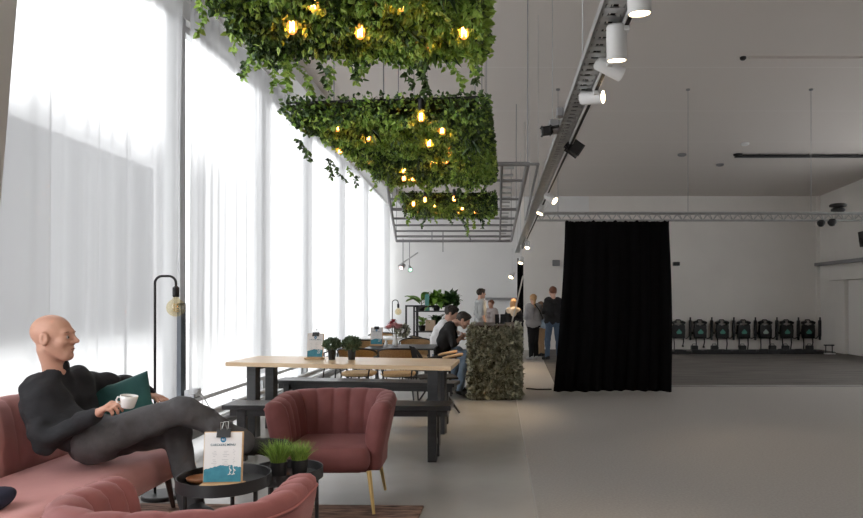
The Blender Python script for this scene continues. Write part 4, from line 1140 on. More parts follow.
def drape(x0, x1, y, zt, flare0, flare1, name, label, seed, pitch=.16, amp=.055):
    rows = []; nz = 26; nx = int((x1-x0)/.018)
    for j in range(nz+1):
        v = j/nz; row = []
        for i in range(nx+1):
            u = i/nx
            xa = x0-flare0*(1-v)**1.5; xb = x1+flare1*(math.sin(PI*min(1,v*1.05))*.6+(1-v)*.4)
            x = xa+(xb-xa)*u
            s = u*(x1-x0)
            w = amp*(math.sin(2*PI*s/pitch+seed+.9*math.sin(s*4+seed))*(.45+.55*(1-v))+.5*math.sin(2*PI*s/.37+seed*2+v*1.3)*(1-v*.6))
            hem = .012+.02*math.sin(s*9+seed)*0
            row.append((x, y+w-.06*(1-v)**3*math.sin(s*5), hem+(zt-hem)*v+(.012*math.sin(2*PI*s/pitch*2) if j == nz else 0)))
        rows.append(row)
    bm = nb(); grid(bm, rows); bmesh.ops.solidify(bm, geom=bm.faces, thickness=.012)
    o = obj(name, bm, M['drape'], None, True); recenter(o, ((x0+x1)/2, y, 0)); return tag(o, label, 'curtain')
drape(P(565,0,TY).x, P(669,0,TY).x, TY, P(0,221,TY).z, .17, .05, 'stage_drape', 'large black floor-length drape hanging from the truss in the middle of the hall', 1.7)
drape(P(517.5,0,17.6).x, P(523.5,0,17.6).x, 17.7, P(0,258,17.6).z, .02, .0, 'narrow_drape', 'narrow bunched black drape hanging by the far wall behind the people', .4, .09, .05)

# ================================================================ pipe grid over the dining end
GH = EYE+1.30
t = thing('pipe_grid', 'grey pipe lighting grid hung below the ceiling at the far left', 'lighting grid', (-.9, 6.6, GH))
gx0, gx1, gy1 = -1.40, 1.18, 8.6
def pipe(a, b, r, nm, m='greysteel'):
    bm = nb(); cyl(bm, a, b, r, 8); obj(nm, bm, M[m], t)
for y, r, xl in ((0,.022,.3),(.9,.016,.2),(2.3,.016,.1),(3.3,.022,.0),(4.4,.018,0),(5.4,.018,0),(6.4,.018,0),(7.5,.022,0),(8.6,.03,0)): pipe((-.20-1.15*y/8.6 if 1 else xl,y,0),(gx1,y,0), r, 'cross_pipe')
pipe((-.20,0,0),(-1.35,8.6,0), .022, 'long_pipe')
for x, r in ((.3,.016),(.93,.016),(gx1,.024)): pipe((x,0,0),(x,8.6,0), r, 'long_pipe')
pipe((gx1,0,0),(gx1+.10,0,0), .014, 'cross_pipe'); pipe((gx1+.10,0,0),(gx1+.16,4.6,0), .014, 'long_pipe')
for x, y in ((gx1,0),(gx1,4.3),(gx1,8.6),(-.2,0),(-.775,4.3),(-1.35,8.6)): pipe((x,y,0),(x,y,zc(y+6.6)-GH), .006, 'suspension_rod')
for k in range(20):
    bm = nb(); box(bm, (1.0, .3+k*.40, .02), (.11,.05,.02)); obj('rung', bm, M['steel'], t)
# lamps dropped from the grid on rods
def drop_lamp(label, c, ymount, lens, d):
    c = Vector(c); t = thing('drop_spotlight', label, 'spotlight', (c.x, c.y, GH), 0, 'spotlights dropped from the pipe grid'); o = Vector((0,0,c.z-GH)); Q = axis_to(d); d = Vector(d).normalized()
    bm = nb(); cyl(bm, (0,0,0), o, .009, 8); obj('drop_rod', bm, M['greysteel'], t)
    bm = nb(); lathe(bm, [(0,-.08),(.04,-.08),(.055,.08),(.05,.08),(0,.06)], 20, Q, o+d*.03); obj('lamp_head', bm, M['steel'], t, 'auto')
    bm = nb(); lathe(bm, [(0,.064),(.049,.064),(.049,.072),(0,.085)], 18, Q, o+d*.03); obj('lens', bm, lens, t, 'auto', label='lit lens')
drop_lamp('rosy lit lamp on a rod by the far end of the window wall', P(403,266,14.6), 0, mat('rosy_lens', (1,.7,.7), .4, emit=(1,.62,.60), estr=3.0), (-.3,-1,-.5))
drop_lamp('greenish lit lamp on a rod by the far end of the window wall', P(409.5,268,14.9), 0, mat('greenish_lens', (.7,1,.8), .4, emit=(.45,.85,.62), estr=1.6), (.35,-1,-.5))
bm = nb(); cyl(bm, (0,0,-.12), (.42,0,.16), .014); o = obj('lamp_bar', bm, M['steel']); o.location = P(398,263,14.5); o.location.z += .06
tag(o, 'short slanted grey bar behind the rosy and greenish lamps', 'bar')
for px, yb, nm in ((443,252,'long thin grey rod dangling from the grid above the plant shelf'), (432,240,'thin grey rod dangling from the grid, left of a longer one')):
    Y = 13.0; a = P(px, yb, Y); bm = nb(); cyl(bm, (0,0,0), (0,0,GH-a.z), .010, 6); o = obj('hanging_rod', bm, M['greysteel']); o.location = a; tag(o, nm, 'rod')

# ================================================================ small things on the ceiling and far walls
Yt = 14.1; a = P(735,154.5,Yt)
t = thing('ceiling_track', 'thin black lighting track on the ceiling at the right', 'track', (a.x, Yt, zc(Yt)))
bm = nb(); span(bm, (0,-.03,-.075), (8.45-a.x,.03,-.02)); obj('track', bm, M['black'], t)
bm = nb(); lathe(bm, [(0,0),(.09,0),(.09,-.03),(.05,-.05),(0,-.05)], 18, c=(.06,0,0)); obj('feed_box', bm, M['black'], t)
for k in range(4):
    bm = nb(); cyl(bm, (.5+k*1.0,0,-.03), (.5+k*1.0,0,0), .01); obj('clip', bm, M['black'], t)
def ceil_dot(px, py, name, label, cat, r, h, m):
    Y = 3.47/((CY-py)/FPX+.0345); w = P(px, py, Y)
    bm = nb(); lathe(bm, [(0,0),(r,0),(r,-h*.6),(r*.6,-h),(0,-h)], 18); o = obj(name, bm, m, None, 'auto'); o.location = (w.x, Y, zc(Y)-.001); tag(o, label, cat)
ceil_dot(743,57,'smoke_detector','dark smoke detector on the ceiling, upper right','smoke detector',.04,.04,M['blacksat'])
ceil_dot(682,154,'ceiling_sensor','small dark sensor on the ceiling, left of the black track','sensor',.09,.05,M['greysteel'])
ceil_dot(745,143,'ceiling_sensor','small pale sensor on the ceiling just above the end of the black track','sensor',.08,.05,M['lampwhite'])
ceil_dot(720,164,'ceiling_sensor','small grey sensor on the ceiling just below the end of the black track','sensor',.08,.05,M['greysteel'])
a = P(743,57,9.63); bm = nb(); Y = 3.47/((CY-57)/FPX+.0345); span(bm, (0,-.02,-.03), (8.5-P(743,57,Y).x-.08,.02,0)); o = obj('conduit', bm, M['ceil']); o.location = (P(743,57,Y).x+.08, Y, zc(Y)+.003); tag(o, 'painted cable conduit running right from the smoke detector', 'conduit')
yw = YB-.06
def wallbox(px, py, w, h, dep, m, name, label, cat):
    bm = nb(); span(bm, (-w/2,-dep,-h/2), (w/2,0,h/2), .01, 1); o = obj(name, bm, m); o.location = P(px, py, yw); tag(o, label, cat)
    return o
wallbox(675.5,264,.16,.10,.16,M['blacksat'],'wall_camera','small black camera on the far wall right of the big drape','camera')
wallbox(556,263,.20,.16,.08,M['greysteel'],'wall_unit','pale grey unit on the far wall left of the big drape','wall unit')
bm = nb(); span(bm, (-.02,-.10,-.035), (1.0,0,.035), .006, 1); o = obj('wall_rail', bm, M['greysteel']); o.location = P(486,299,YB); tag(o, 'grey horizontal rail on the far wall behind the standing people', 'rail')
t = thing('wall_speaker', 'black loudspeaker on the right wall at the picture edge', 'speaker', (XR, 15.98, 2.78))
bm = nb(); box(bm, (-.22,0,0), (.20,.24,.36), Matrix.Rotation(R(-8),3,'Y'), .012, 2); obj('cabinet', bm, M['blacksat'], t)
bm = nb(); cyl(bm, (-.14,0,-.1), (0,0,-.16), .02); obj('bracket', bm, M['black'], t)
bm = nb(); lathe(bm, [(0,0),(.075,0),(.08,.008),(0,.012)], 20, axis_to((-1,0,-.15)), (-.325,0,-.05)); obj('driver', bm, M['lensoff'], t)

# ================================================================ vests and blasters on the far wall
VY = YB-.06
teal = mat('teal_badge', (.10,.36,.28), .5); pale = mat('pale_badge', (.40,.50,.45), .5)
def vest(label, px, badge, seed):
    g = np.random.default_rng(seed)
    w = P(px, 331, VY-.10); t = thing('sensor_vest', label, 'vest', (w.x, VY, w.z), 0, 'vests on the far wall')
    bm = nb(); out = [(-.13,.20),(-.17,.14),(-.15,.02),(-.17,-.14),(-.16,-.20),(.16,-.20),(.17,-.14),(.15,.02),(.17,.14),(.13,.20),(.07,.15),(0,.12),(-.07,.15)]
    prism(bm, out, -.16, -.06, .02, M=Matrix(((1,0,0),(0,0,1),(0,1,0)))); obj('body', bm, M['blacksat'], t, 'auto')
    for sx in (-1,1):
        bm = nb(); box(bm, (sx*.115,-.11,.235), (.12,.16,.07), Matrix.Rotation(R(sx*22),3,'Y'), .02, 2); obj('shoulder_sensor', bm, M['blacksat'], t)
    bm = nb(); tube(bm, [(-.09,-.10,.24),(-.05,-.06,.30),(.05,-.06,.30),(.09,-.10,.24)], .018, 8); obj('strap', bm, M['blackcloth'], t)
    bm = nb(); prism(bm, [(-.075,-.03),(0,.055),(.075,-.03),(.055,-.075),(-.055,-.075)], -.178, -.16, M=Matrix(((1,0,0),(0,0,1),(0,1,0)))); obj('chest_badge', bm, badge, t, label='coloured chest badge')
    for sx in (-1,1):
        L = .18+.22*g.uniform(); bm = nb(); x = sx*(.13-.02*g.uniform())
        tube(bm, [(x,-.10,-.18),(x+.01,-.10,-.18-L*.5),(x-.01*sx,-.09,-.2-L)], .016, 6); obj('hanging_strap', bm, M['blackcloth'], t)
        bm = nb(); box(bm, (x-.01*sx,-.09,-.2-L-.02), (.05,.03,.05)); obj('buckle', bm, M['blacksat'], t)
    bm = nb(); tube(bm, [(.10,-.10,-.17),(.22,-.11,-.20),(.30,-.10,-.17+.06*g.uniform())], .014, 6); obj('side_strap', bm, M['blackcloth'], t)
    return t
vx = [678.5,700,722,743.5,765,786.5,808]
nth = ['first','second','third','fourth','fifth','sixth','seventh']
for i, px in enumerate(vx):
    vest('black sensor vest on the far wall, %s to the right of the big drape' % nth[i], px, pale if i in (4,) else teal, i)
    w = P(px+11.5, 329, VY-.05)
    t = thing('toy_blaster', 'black toy blaster hanging upright beside the %s wall vest from the big drape' % nth[i], 'toy blaster', (w.x, VY, w.z), 0, 'toy blasters on the far wall')
    bm = nb(); box(bm, (0,-.07,.02), (.07,.09,.44), None, .015, 1); cyl(bm, (0,-.08,.22), (0,-.08,.32), .022); obj('barrel', bm, M['blacksat'], t)
    bm = nb(); box(bm, (.035,-.07,-.10), (.10,.05,.05), Matrix.Rotation(R(20),3,'Y'), .01, 1); obj('grip', bm, M['blacksat'], t)
    bm = nb(); box(bm, (0,-.07,-.24), (.05,.06,.12), None, .01, 1); obj('stock', bm, M['blacksat'], t)
bm = nb(); span(bm, (0,-.16,0), (P(822,0,17.2).x-P(666,0,17.2).x,0,.07), .01, 1)
for k in range(60):
    x = rng.uniform(.1,3.7); box(bm, (x,-.12-.05*rng.uniform(),.05+.03*rng.uniform()), (.1+.1*rng.uniform(),.08,.05+.06*rng.uniform()))
o = obj('charging_rail', bm, M['blacksat']); o.location = (P(666,0,17.2).x, 17.25, .02); tag(o, 'long low black charging rail with cables on the floor under the vests', 'charging rail')
for i, px in enumerate((694,714,742,772,785,809)):
    t = thing('charger_box', 'black charger box on the floor rail, %s to the right of the big drape' % nth[i], 'charger', (P(px,0,17.2).x, 17.17, .095), 0, 'charger boxes under the vests')
    bm = nb(); box(bm, (0,0,.07), (.16,.14,.13), None, .015, 1); obj('case', bm, M['blacksat'], t)
    bm = nb(); tube(bm, [(-.05,0,.13),(-.04,.02,.17),(.04,.02,.17),(.05,0,.13)], .009, 6); obj('carry_handle', bm, M['blacksat'], t)
t = thing('door_stopper_stand', 'small black and white stand on the floor at the right end of the vest row', 'stand', (P(829,0,17.1).x, 17.1, .02))
bm = nb(); box(bm, (0,0,.012), (.26,.14,.024)); obj('foot', bm, M['paper'], t)
for x in (-.08,.08):
    bm = nb(); cyl(bm, (x,0,.02), (x,0,.22), .012); obj('post', bm, M['blacksat'], t)
bm = nb(); box(bm, (0,0,.22), (.24,.06,.03)); obj('top_bar', bm, M['blacksat'], t)
bm = nb(); tube(bm, [P(518,386.5,10.75)*1, (.42,10.45,.02), (.58,10.38,.016), (.80,10.42,.012)][1:]+[], .012, 6)
o = obj('floor_cable', bm, M['blacksat']); recenter(o, (.6,10.4,0)); tag(o, 'black cable on the floor between the ivy counter and the big drape', 'cable')
# ================================================================ people (one continuous body each, clothes and hair as children)
def frame(fwd, up=(0,0,1)):
    f = Vector(fwd).normalized(); u = Vector(up); u = (u-f*u.dot(f)).normalized(); l = u.cross(f)
    return np.array([[f[i], l[i], u[i]] for i in range(3)])          # columns: forward, left, up
def V3(p): return np.array([p[0], p[1], p[2]], float)
def head_prims(F, c, Q, s, neck_base, k=1.0):
    c = V3(c); W = lambda x, y, z: c+Q@(np.array([x, y, z])*s)
    F.ell(W(-.014,0,.030), np.array([.098,.077,.086])*s, Q, .01)
    F.ell(W(.028,0,-.028), np.array([.062,.058,.078])*s, Q, .03*s)
    for y in (-1, 1): F.cone(W(-.005,y*.050,-.050), W(.055,y*.022,-.098), .022*s, .020*s, .03*s)
    F.cone(W(.064,-.012,-.102), W(.064,.012,-.102), .021*s, .021*s, .02*s)
    F.cone(W(.074,-.036,.020), W(.082,0,.024), .012*s, .013*s, .02*s); F.cone(W(.074,.036,.020), W(.082,0,.024), .012*s, .013*s, .02*s)
    for y in (-1, 1):
        F.ell(W(.062,y*.040,-.026), np.array([.026,.024,.022])*s, Q, .02*s)
        F.ell(W(.094,y*.031,-.002), np.array([.015,.017,.011])*s, Q, .014*s, True)
        F.ell(W(.076,y*.031,-.003), np.array([.0125,.0145,.0105])*s, Q, .003*s)
    F.cone(W(.086,0,.016), W(.114,0,-.024), .0085*s, .0115*s, .012*s); F.cone(W(.112,0,-.024), W(.119,0,-.025), .0105*s, .0085*s, .006*s)
    for y in (-1, 1): F.cone(W(.096,y*.010,-.030), W(.098,y*.012,-.031), .0085*s, .0085*s, .008*s)
    F.cone(W(.080,-.020,-.060), W(.090,0,-.058), .006*s, .0085*s, .008*s); F.cone(W(.080,.020,-.060), W(.090,0,-.058), .006*s, .0085*s, .008*s)
    F.cone(W(.076,-.016,-.071), W(.086,0,-.072), .007*s, .0095*s, .008*s); F.cone(W(.076,.016,-.071), W(.086,0,-.072), .007*s, .0095*s, .008*s)
    F.cone(W(.094,-.02,-.0655), W(.094,.02,-.0655), .0025*s, .0025*s, .004*s, True)
    for y in (-1, 1):
        F.ell(W(-.004,y*.083,-.006), np.array([.023,.014,.036])*s, Q, .006*s)
        F.ell(W(.002,y*.098,-.002), np.array([.012,.010,.022])*s, Q, .005*s, True)
    F.cone(V3(neck_base), W(-.030,0,-.060), .055*s*k, .053*s*k, .02*s)
def hair_field(lo, hi, res, c, Q, s, style):
    c = V3(c); W = lambda x, y, z: c+Q@(np.array([x, y, z])*s)
    F = Field(lo, hi, res)
    F.ell(W(-.018,0,.036), np.array([.110,.089,.094])*s, Q, .01)
    if style == 'short':
        F.ell(W(.045,0,.085), np.array([.05,.06,.03])*s, Q, .02*s)
    n = Q@np.array([.82,0,-.57]); F.cut(n, float(n@c)+.036*s)
    if style in ('short',):
        n = Q@np.array([0.25,0,-1.]); F.cut(n, float(n@c)+.058*s)
    if style == 'long':
        F.cone(W(-.055,0,.0), W(-.085,0,-.30), .075*s, .055*s, .04*s)
        for y in (-1, 1): F.cone(W(-.015,y*.072,.0), W(-.03,y*.078,-.22), .030*s, .028*s, .03*s)
    if style == 'bun':
        F.ell(W(-.10,0,.06), np.array([.045,.045,.045])*s, Q, .02*s)
    if style == 'tied':
        F.cone(W(-.09,0,.02), W(-.11,0,-.22), .04*s, .022*s, .03*s); n = Q@np.array([.25,0,-1.])
    F.ripple(.004*s, 110/s**.3, 3)
    return F
def hand_prims(F, wr, d, n, thumb, s, curl=(.5,.55,.6,.65), spread=.08, k=.006, th_curl=.4, rf=1.0):
    """wr wrist, d direction of the fingers, n palm normal (towards the palm side), thumb +1/-1 = which side"""
    d = Vector(d).normalized(); n = Vector(n); n = (n-d*n.dot(d)).normalized(); t = n.cross(d)*thumb; wr = Vector(wr)
    r = .0088*s*rf
    F.cone(V3(wr-d*.03*s), V3(wr+d*.01*s), .025*s, .024*s, .012)
    lens = (.072,.080,.074,.058)
    for i in range(4):
        o = (1.5-i)*.0205*s
        kn = wr+d*(.088-.004*abs(i-1))*s+t*o
        F.cone(V3(wr+d*.012*s+t*o*.6), V3(kn), .0135*s, .0115*s, .010)
        p = kn; a = 0
        for seg, fr in enumerate((.45,.32,.23)):
            a += curl[i]*(.9,1.15,.8)[seg]
            dd = (d*math.cos(a)+n*math.sin(a)+t*spread*(1.5-i)*.6).normalized()
            q = p+dd*lens[i]*fr*s
            F.cone(V3(p), V3(q), r*(1.04,.98,.90)[seg], r*(.98,.92,.80)[seg], k); p = q
    b = wr+d*.022*s+t*.022*s
    a1 = (d*.65+t*.72+n*.30).normalized(); a2 = (d*.88+t*(.35-.3*th_curl)+n*(.25+.6*th_curl)).normalized(); a3 = (d*.9+t*(-.1-.3*th_curl)+n*(.3+.5*th_curl)).normalized()
    p1 = b+a1*.045*s; p2 = p1+a2*.034*s; p3 = p2+a3*.027*s
    F.cone(V3(b), V3(p1), .0155*s, .0115*s, .008); F.cone(V3(p1), V3(p2), .0108*s, .0100*s, k); F.cone(V3(p2), V3(p3), .0098*s, .0080*s, k)

def person(name, label, J, s, mats, base, res=.012, hair=None, sleeve=1.0, legs=True, hands=None, group=None, hoodlabel=None, fold=.004, baggy=1.0, face_fwd=(1,0,0), head_up=(0,0,1), slim=1.0, cup=None, hem=None, neckk=1.0, waist=1.0):
    J = {k: V3(v) for k, v in J.items()}
    pts = np.array(list(J.values())); lo = pts.min(0)-.22*s; hi = pts.max(0)+.22*s
    lo[2] = max(lo[2], base[2]-.002) if legs else lo[2]
    Q = frame(face_fwd, head_up)
    def trunk(F, e, k):
        sp = [(J['shL'],J['shR'])]
        F.cone(J['shL']*.8+J['shR']*.2, J['shR']*.8+J['shL']*.2, .068*s+e, .068*s+e, k)
        for q in ('L','R'):
            a = J['sh'+q]*.72+(J['shL']+J['shR'])*.14; b = J['hip'+q]
            m = a*.5+b*.5+(J['belly']-(J['shL']+J['shR']+J['hipL']+J['hipR'])/4)
            ch = a*.74+b*.26+(J['belly']-(J['shL']+J['shR']+J['hipL']+J['hipR'])/4)*.6
            F.cone(a, ch, .070*s*slim+e, .092*s*slim+e, k); F.cone(ch, m, .092*s*slim+e, .086*s*slim+e, k); b2 = b if waist >= 1 else m+(b-m)*waist; F.cone(m, b2, .086*s*slim+e, .088*s*slim+e, k)
        F.cone((J['shL']+J['shR'])/2, J['neck'], .062*s+e*.6, .055*s+e*.4, k)
    def arms(F, e, k, f=1.0):
        for q in ('L','R'):
            F.cone(J['sh'+q], J['el'+q], .047*s+e, .040*s+e, k)
            if f > .5:
                w = J['el'+q]+(J['wr'+q]-J['el'+q])*min(1,(f-.5)*2); F.cone(J['el'+q], w, .041*s+e, (.041-.012*min(1,(f-.5)*2))*s+e, k)
    def armcut(F, f): pass
    def legp(F, e, k, low=1.0):
        for q in ('L','R'):
            F.cone(J['hip'+q], J['kn'+q], .080*s*slim+e, .054*s+e, k); F.cone(J['kn'+q], J['kn'+q]*(1-low)+J['an'+q]*low, .054*s+e, .036*s+e*1.5, k)
        F.cone(J['hipL'], J['hipR'], .095*s*slim+e, .095*s*slim+e, k)
    kb = .030*s
    B = Field(lo, hi, res); trunk(B, -.006, kb); arms(B, -.004, kb); legp(B, -.006, kb)
    for q in ('L','R'):
        B.cone(J['an'+q], J['toe'+q], .034*s, .026*s, .02*s)
        if hands and q in hands: hand_prims(B, J['wr'+q], *hands[q])
        else:
            d = J['wr'+q]-J['el'+q]; d = d/np.linalg.norm(d); nn = np.cross(d, [0,0,1.]) if abs(d[2]) < .9 else Q[:,1]*(-1 if q == 'L' else 1)
            tt = Vector(nn).cross(Vector(d)); sg = 1 if tt.dot(Vector(Q[:,0])) > 0 else -1
            hand_prims(B, J['wr'+q], d, nn, sg, s, k=.004)
    head_prims(B, J['head'], Q, s*1.02, J['neck'], neckk)
    body = field_obj(name, B, mats['skin'], None, base); tag(body, label, 'person', group)
    T = Field(lo, hi, res); e = .011*s*baggy; trunk(T, e, kb); arms(T, e, kb, sleeve)
    if legs and waist >= 1: T.cone(J['hipL']+np.array([0,0,.03]), J['hipR']+np.array([0,0,.03]), .106*s*slim+e*1.2, .106*s*slim+e*1.2, kb)
    up = J['neck']-(J['shL']+J['shR']+J['hipL']+J['hipR'])/4; up /= np.linalg.norm(up)
    c = J['neck']; T.cone(c+up*.005, c+up*.3, .061*s, .085*s, .012, True)
    if hem is not None: T.cut((0,0,-1), -hem)
    T.ripple(fold, 38, 1)
    field_obj('top', T, mats['top'], body, base)
    if legs:
        L = Field(lo, hi, res); legp(L, .013*s*min(baggy,1.4), kb, 1.0); L.ripple(fold*.9, 34, 2); field_obj('trousers', L, mats['bottom'], body, base)
        for q in ('L','R'):
            a, b = J['an'+q], J['toe'+q]; m = Field(np.minimum(a,b)-.10*s, np.maximum(a,b)+.10*s, min(res,.009))
            dv = (b-a)/np.linalg.norm(b-a); up_ = J['kn'+q]-a; up_ /= np.linalg.norm(up_); sole = np.cross(np.cross(dv, up_), dv); sole /= np.linalg.norm(sole)+1e-9
            m.cone(a+up_*.045*s, a-sole*.02*s, .050*s, .054*s, .02*s); m.cone(a-sole*.015*s, b+dv*.01*s, .052*s, .040*s, .02*s); m.cone(b-dv*.08*s-sole*.01*s, b, .050*s, .040*s, .02*s); m.cone(a-sole*.03*s-dv*.02*s, a-sole*.03*s, .045*s, .045*s, .02*s)
            m.cut(-sole, float((-sole)@(a-sole*.062*s)))
            field_obj('shoe', m, mats['shoe'], body, base)
    if hair:
        st, hm = hair; hl = J['head']-.20*s-np.array([0,0,.22*s if st in ('long','tied') else 0]); hh = J['head']+.20*s
        field_obj('hair', hair_field(hl, hh, min(res,.008), J['head'], Q, s*1.02, st), hm, body, base)
    return body, Q

# ---- the bald man on the sofa
J = dict(head=P(54,337,3.76), neck=P(55.5,369,3.80), shR=P(34,391,3.70), shL=P(82,382,4.02), belly=P(63,418,3.84),
 hipR=P(95,440,3.76), hipL=P(93,441,3.97), elR=P(44,441,3.60), wrR=P(97,414,3.60), elL=P(126,384,4.36), wrL=P(148,394,4.24),
 knR=P(184,410,3.85), knL=P(177,433,4.02), anR=P(244,443,4.02), anL=P(192,505,3.98), toeR=P(283,447,4.13), toeL=P(214,521,3.86))
base = (-2.30, 3.88, .0)
hd = {'R': ((P(118,399,3.57)-P(97,414,3.60)), (.55,.15,-.35), -1, 1.02, (.70,.74,.80,.86), .05, .006, .55),
      'L': (Vector((.86,-.30,-.20)), (-.2,0,-1), -1, 1.02, (.18,.2,.22,.25), .14, .006, .1)}
man, Q = person('person', 'bald man in dark sweater sitting cross-legged on the pink sofa with a white cup', J, 1.03,
 dict(skin=M['skin'], top=M['sweater'], bottom=M['trousers'], shoe=M['shoe']), base, .0062, None, .97, True, hd, fold=.0075, face_fwd=(1,.07,.03), slim=1.12, neckk=1.0, waist=.92, baggy=1.35)
# face details as children
c = V3(J['head']); W = lambda x, y, z: Vector(c+Q@(np.array([x,y,z])*1.05))-Vector(base)
for y in (-1, 1):
    bm = nb(); bmesh.ops.create_uvsphere(bm, u_segments=14, v_segments=10, radius=.0112, matrix=Matrix.Translation(W(.0795,y*.031,-.003)))
    e = obj('eye', bm, mat('eye_white', (.42,.38,.36), .3), man, True)
    bm = nb(); bmesh.ops.create_uvsphere(bm, u_segments=12, v_segments=8, radius=.0062, matrix=Matrix.Translation(W(.0865,y*.030,-.003))); obj('iris', bm, mat('iris_brown', (.04,.025,.015), .2), e, True)
    bm = nb(); tube(bm, [W(.087,y*.018,.021), W(.090,y*.034,.025), W(.078,y*.052,.021)], [.0016,.0022,.001], 6); obj('eyebrow', bm, M['hair_brown'], man)
bm = nb(); tube(bm, [W(.093,-.017,-.0655), W(.0975,-.008,-.0648), W(.098,0,-.0652), W(.0975,.008,-.0648), W(.093,.017,-.0655)], .0026, 6); obj('mouth', bm, mat('lips', (.30,.11,.09), .5), man)

# ---- white cup in his hand
t = thing('coffee_cup', 'white ceramic cup held by the man on the sofa', 'cup', P(127.5,408,3.60), R(0))
t.rotation_euler = (0, R(8), 0)
bm = nb(); lathe(bm, [(0,0),(.026,0),(.032,.006),(.040,.045),(.043,.066),(.040,.066),(.036,.045),(.028,.01),(0,.008)], 32); cup = obj('cup_body', bm, M['ceramic'], t, True)
bm = nb(); tube(bm, [(-.038,0,.052),(-.058,0,.050),(-.064,0,.034),(-.054,0,.018),(-.034,0,.016)], .0048, 8); obj('handle', bm, M['ceramic'], t, True)
bm = nb(); lathe(bm, [(0,.054),(.0385,.054)], 24); obj('coffee', bm, mat('coffee', (.05,.022,.01), .15), t)

# ---- seated and standing people further back
def stand(x, y, h, face, z=0, arms='down', stoop=0., stance=.085, twist=0):
    """joints of a standing figure; face = heading in degrees (0 = towards +X, 90 = away from the camera)"""
    s = h/1.75; a = R(face); f = Vector((math.cos(a), math.sin(a), 0)); l = Vector((-math.sin(a), math.cos(a), 0)); u = Vector((0,0,1)); o = Vector((x,y,z))
    L = lambda fx, ly, uz: o+f*fx*s+l*ly*s+u*uz*s
    J = dict(head=L(.03+stoop*1.1,0,1.63-stoop*.15), neck=L(-.01+stoop*.8,0,1.47-stoop*.1), belly=L(.01+stoop*.3,0,1.10), shL=L(stoop*.8,.165,1.42-stoop*.1), shR=L(stoop*.8,-.165,1.42-stoop*.1),
      hipL=L(0,.085,.93), hipR=L(0,-.085,.93), knL=L(.02,stance,.50), knR=L(.03,-stance,.50), anL=L(-.02,stance*1.1,.085), anR=L(.0,-stance*1.1,.085), toeL=L(.15,stance*1.5,.04), toeR=L(.17,-stance*1.5,.04))
    if arms == 'down': J.update(elL=L(-.03,.225,1.13), elR=L(-.03,-.225,1.13), wrL=L(.05,.235,.88), wrR=L(.05,-.235,.88))
    elif arms == 'front': J.update(elL=L(-.02,.24,1.14), elR=L(-.02,-.24,1.14), wrL=L(.20,.09,1.10), wrR=L(.20,-.09,1.08))
    elif arms == 'crossed': J.update(elL=L(.06,.24,1.16), elR=L(.06,-.24,1.16), wrL=L(.22,-.04,1.18), wrR=L(.22,.06,1.15))
    return J, s, f
def someone(label, x, y, h, face, top, bottom, hair, shoe='shoe', arms='down', sleeve=1.0, skin='skin2', head=None, **k):
    J, s, f = stand(x, y, h, face, k.pop('z', 0), arms, k.pop('stoop', 0.), k.pop('stance', .085))
    hf = f if head is None else Vector((math.cos(R(head)), math.sin(R(head)), -.05))
    return person('person', label, J, s, dict(skin=M[skin], top=M[top], bottom=M[bottom], shoe=M[shoe]), (x, y, k.pop('z0', 0)), .010, (hair[0], M[hair[1]]), sleeve, True, None, 'people standing by the far wall', face_fwd=hf, fold=.005, **k)
someone('standing man in grey T-shirt with short dark hair, behind the ivy counter', -.42, 15.9, 1.62, 25, 'tee_grey', 'blackcloth', ('short','hair_dark'), arms='down', sleeve=.36)
someone('dark-haired person in pale top standing right of the man in grey T-shirt', -.17, 16.45, 1.36, -120, 'pinkw', 'blackcloth', ('short','hair_red'), arms='down', sleeve=.5, slim=1.1)
b3, _ = someone('blond person in black jacket with cream hood, back to us, left of the narrow drape', .33, 15.2, 1.38, 75, 'blackcloth', 'blackcloth', ('long','hair_blond'), arms='front', baggy=1.8)
F3 = Field((.0,14.9,.9), (.66,15.6,1.4), .010); F3.cone((.24,15.19,1.13), (.42,15.16,1.13), .070, .070, .03); F3.cone((.33,15.10,1.13), (.33,15.08,1.06), .085, .06, .04); F3.ripple(.006, 40, 4)
field_obj('hood', F3, M['hood_cream'], b3, (.33,15.2,0))
b4, _ = someone('girl in grey hoodie and black trousers with long blond hair, left of the big drape', .80, 15.75, 1.49, 110, 'hood_grey', 'blackcloth', ('tied','hair_blond'), 'paleshoe', arms='front', baggy=2.0, stance=.07)
bm = nb(); tube(bm, [(.02,-.14,1.27),(.13,-.135,1.12),(.19,-.08,.98),(.20,.05,.92)], .014, 6); obj('bag_strap', bm, M['blackcloth'], b4)
someone('child in light blue top and tan trousers between the girl and the man in black', 1.02, 16.5, 1.32, 115, 'lightblue', 'tan', ('short','hair_brown'), arms='front', sleeve=.7, stance=.06)
someone('man in black T-shirt and blue jeans, back to us, half hidden by the big drape', 1.235, 15.6, 1.66, 100, 'tee_black', 'jeans', ('short','hair_red'), arms='front', sleeve=.42, stance=.13, slim=1.12)

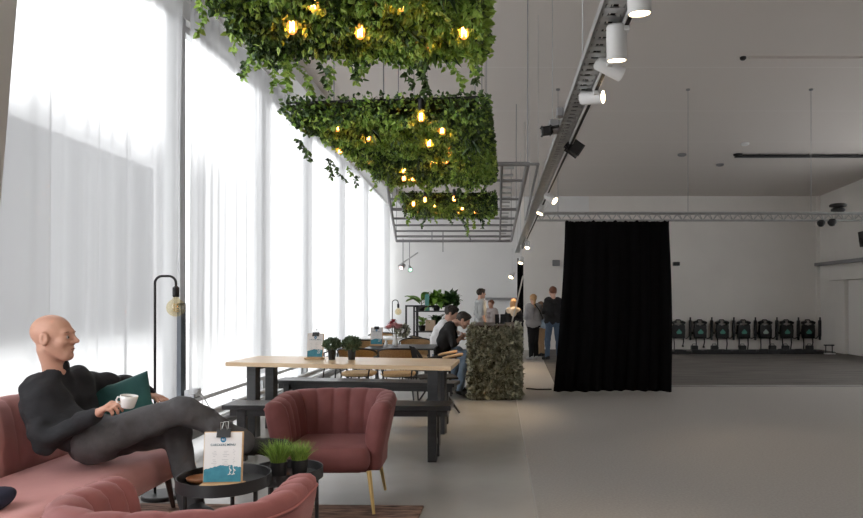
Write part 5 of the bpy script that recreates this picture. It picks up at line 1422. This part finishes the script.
# ---- two boys sitting at the counter on stools
def stool(label, x, y, H):
    t = thing('stool', label, 'stool', (x, y, 0), 0, 'stools at the ivy counter')
    bm = nb(); lathe(bm, [(0,H-.03),(.15,H-.03),(.165,H-.02),(.165,H-.004),(.15,H),(0,H)], 28); obj('seat', bm, M['wood'], t, 'auto')
    for k in range(4):
        a = PI/4+k*PI/2; bm = nb(); tube(bm, [(.11*math.cos(a),.11*math.sin(a),H-.03),(.17*math.cos(a),.17*math.sin(a),0)], .011, 8); obj('leg', bm, M['black'], t)
    bm = nb(); tube(bm, [(.15*math.cos(2*PI*k/24),.15*math.sin(2*PI*k/24),.18) for k in range(24)], .008, 6, closed=True); obj('foot_ring', bm, M['black'], t)
def boy(label, x, y, seat, s, top, hairm, headpx, headY, nodd, shoem, kn_dx=.32):
    hz_ = seat+.085*s
    hd_ = P(*headpx, headY)
    J = dict(hipL=(x,y+.075,hz_), hipR=(x,y-.075,hz_), belly=(x+.01,y,hz_+.20), shL=(x+.10,y+.145,hz_+.40), shR=(x+.10,y-.145,hz_+.40), neck=(x+.17,y,hz_+.455), head=hd_,
      elL=(x+.17,y+.20,hz_+.17), elR=(x+.16,y-.19,hz_+.16), wrL=(x+.25,y+.06,hz_+.25), wrR=(x+.25,y-.06,hz_+.24),
      knL=(x+kn_dx,y+.10,hz_+.0), knR=(x+kn_dx,y-.11,hz_+.0), anL=(x+kn_dx-.10,y+.11,.09), anR=(x+kn_dx-.08,y-.12,.09), toeL=(x+kn_dx+.05,y+.13,.04), toeR=(x+kn_dx+.06,y-.14,.04))
    person('person', label, J, s, dict(skin=M['skin2'], top=M[top], bottom=M['jeans_pale'], shoe=M[shoem]), (x, y, 0), .0085, ('short', M[hairm]), .42, True, None, 'boys at the ivy counter', face_fwd=(1,-.12,-nodd), fold=.004, baggy=1.6, hem=seat-.03)
stool('wooden-seated stool under the boy in black', -.79, 9.85, .50); stool('wooden-seated stool under the boy in white', -.93, 10.40, .50)
boy('boy in black T-shirt with brown hair bent over, sitting at the ivy counter', -.79, 9.85, .50, .90, 'tee_black', 'hair_dark', (463.5,320), 9.85, .50, 'shoe')
boy('boy in white T-shirt with dark hair sitting behind the boy in black', -.93, 10.40, .50, .95, 'tee_white', 'hair_dark', (451.5,313.5), 10.40, .35, 'paleshoe')
# ================================================================ daylight and camera
w = bpy.data.worlds.new('overcast_sky'); SC.world = w; w.use_nodes = True
nt = w.node_tree; bg = nt.nodes['Background']; bg.inputs[0].default_value = (.97,.985,1.0,1); bg.inputs[1].default_value = 3.1
sun = bpy.data.lights.new('sun', 'SUN'); sun.energy = 0.0
cam = bpy.data.cameras.new('camera'); co = bpy.data.objects.new('camera', cam); COL.objects.link(co)
co.location = (0, 0, EYE); co.rotation_euler = (R(90), 0, 0)
cam.sensor_width = 36; cam.lens = FPX/863*36; cam.shift_x = -(CX-431.5)/863; cam.shift_y = (CY-259)/863
cam.clip_start = .05; cam.clip_end = 200
SC.camera = co
SC.view_settings.view_transform = 'Standard'; SC.view_settings.look = 'None'; SC.view_settings.exposure = .35; SC.view_settings.gamma = 1
SC.view_settings.use_curve_mapping = False
SC.cycles.use_denoising = True
SC.cycles.max_bounces = 10; SC.cycles.diffuse_bounces = 6; SC.cycles.transparent_max_bounces = 16
SC.cycles.caustics_reflective = False; SC.cycles.caustics_refractive = True
SC.cycles.sample_clamp_indirect = 6
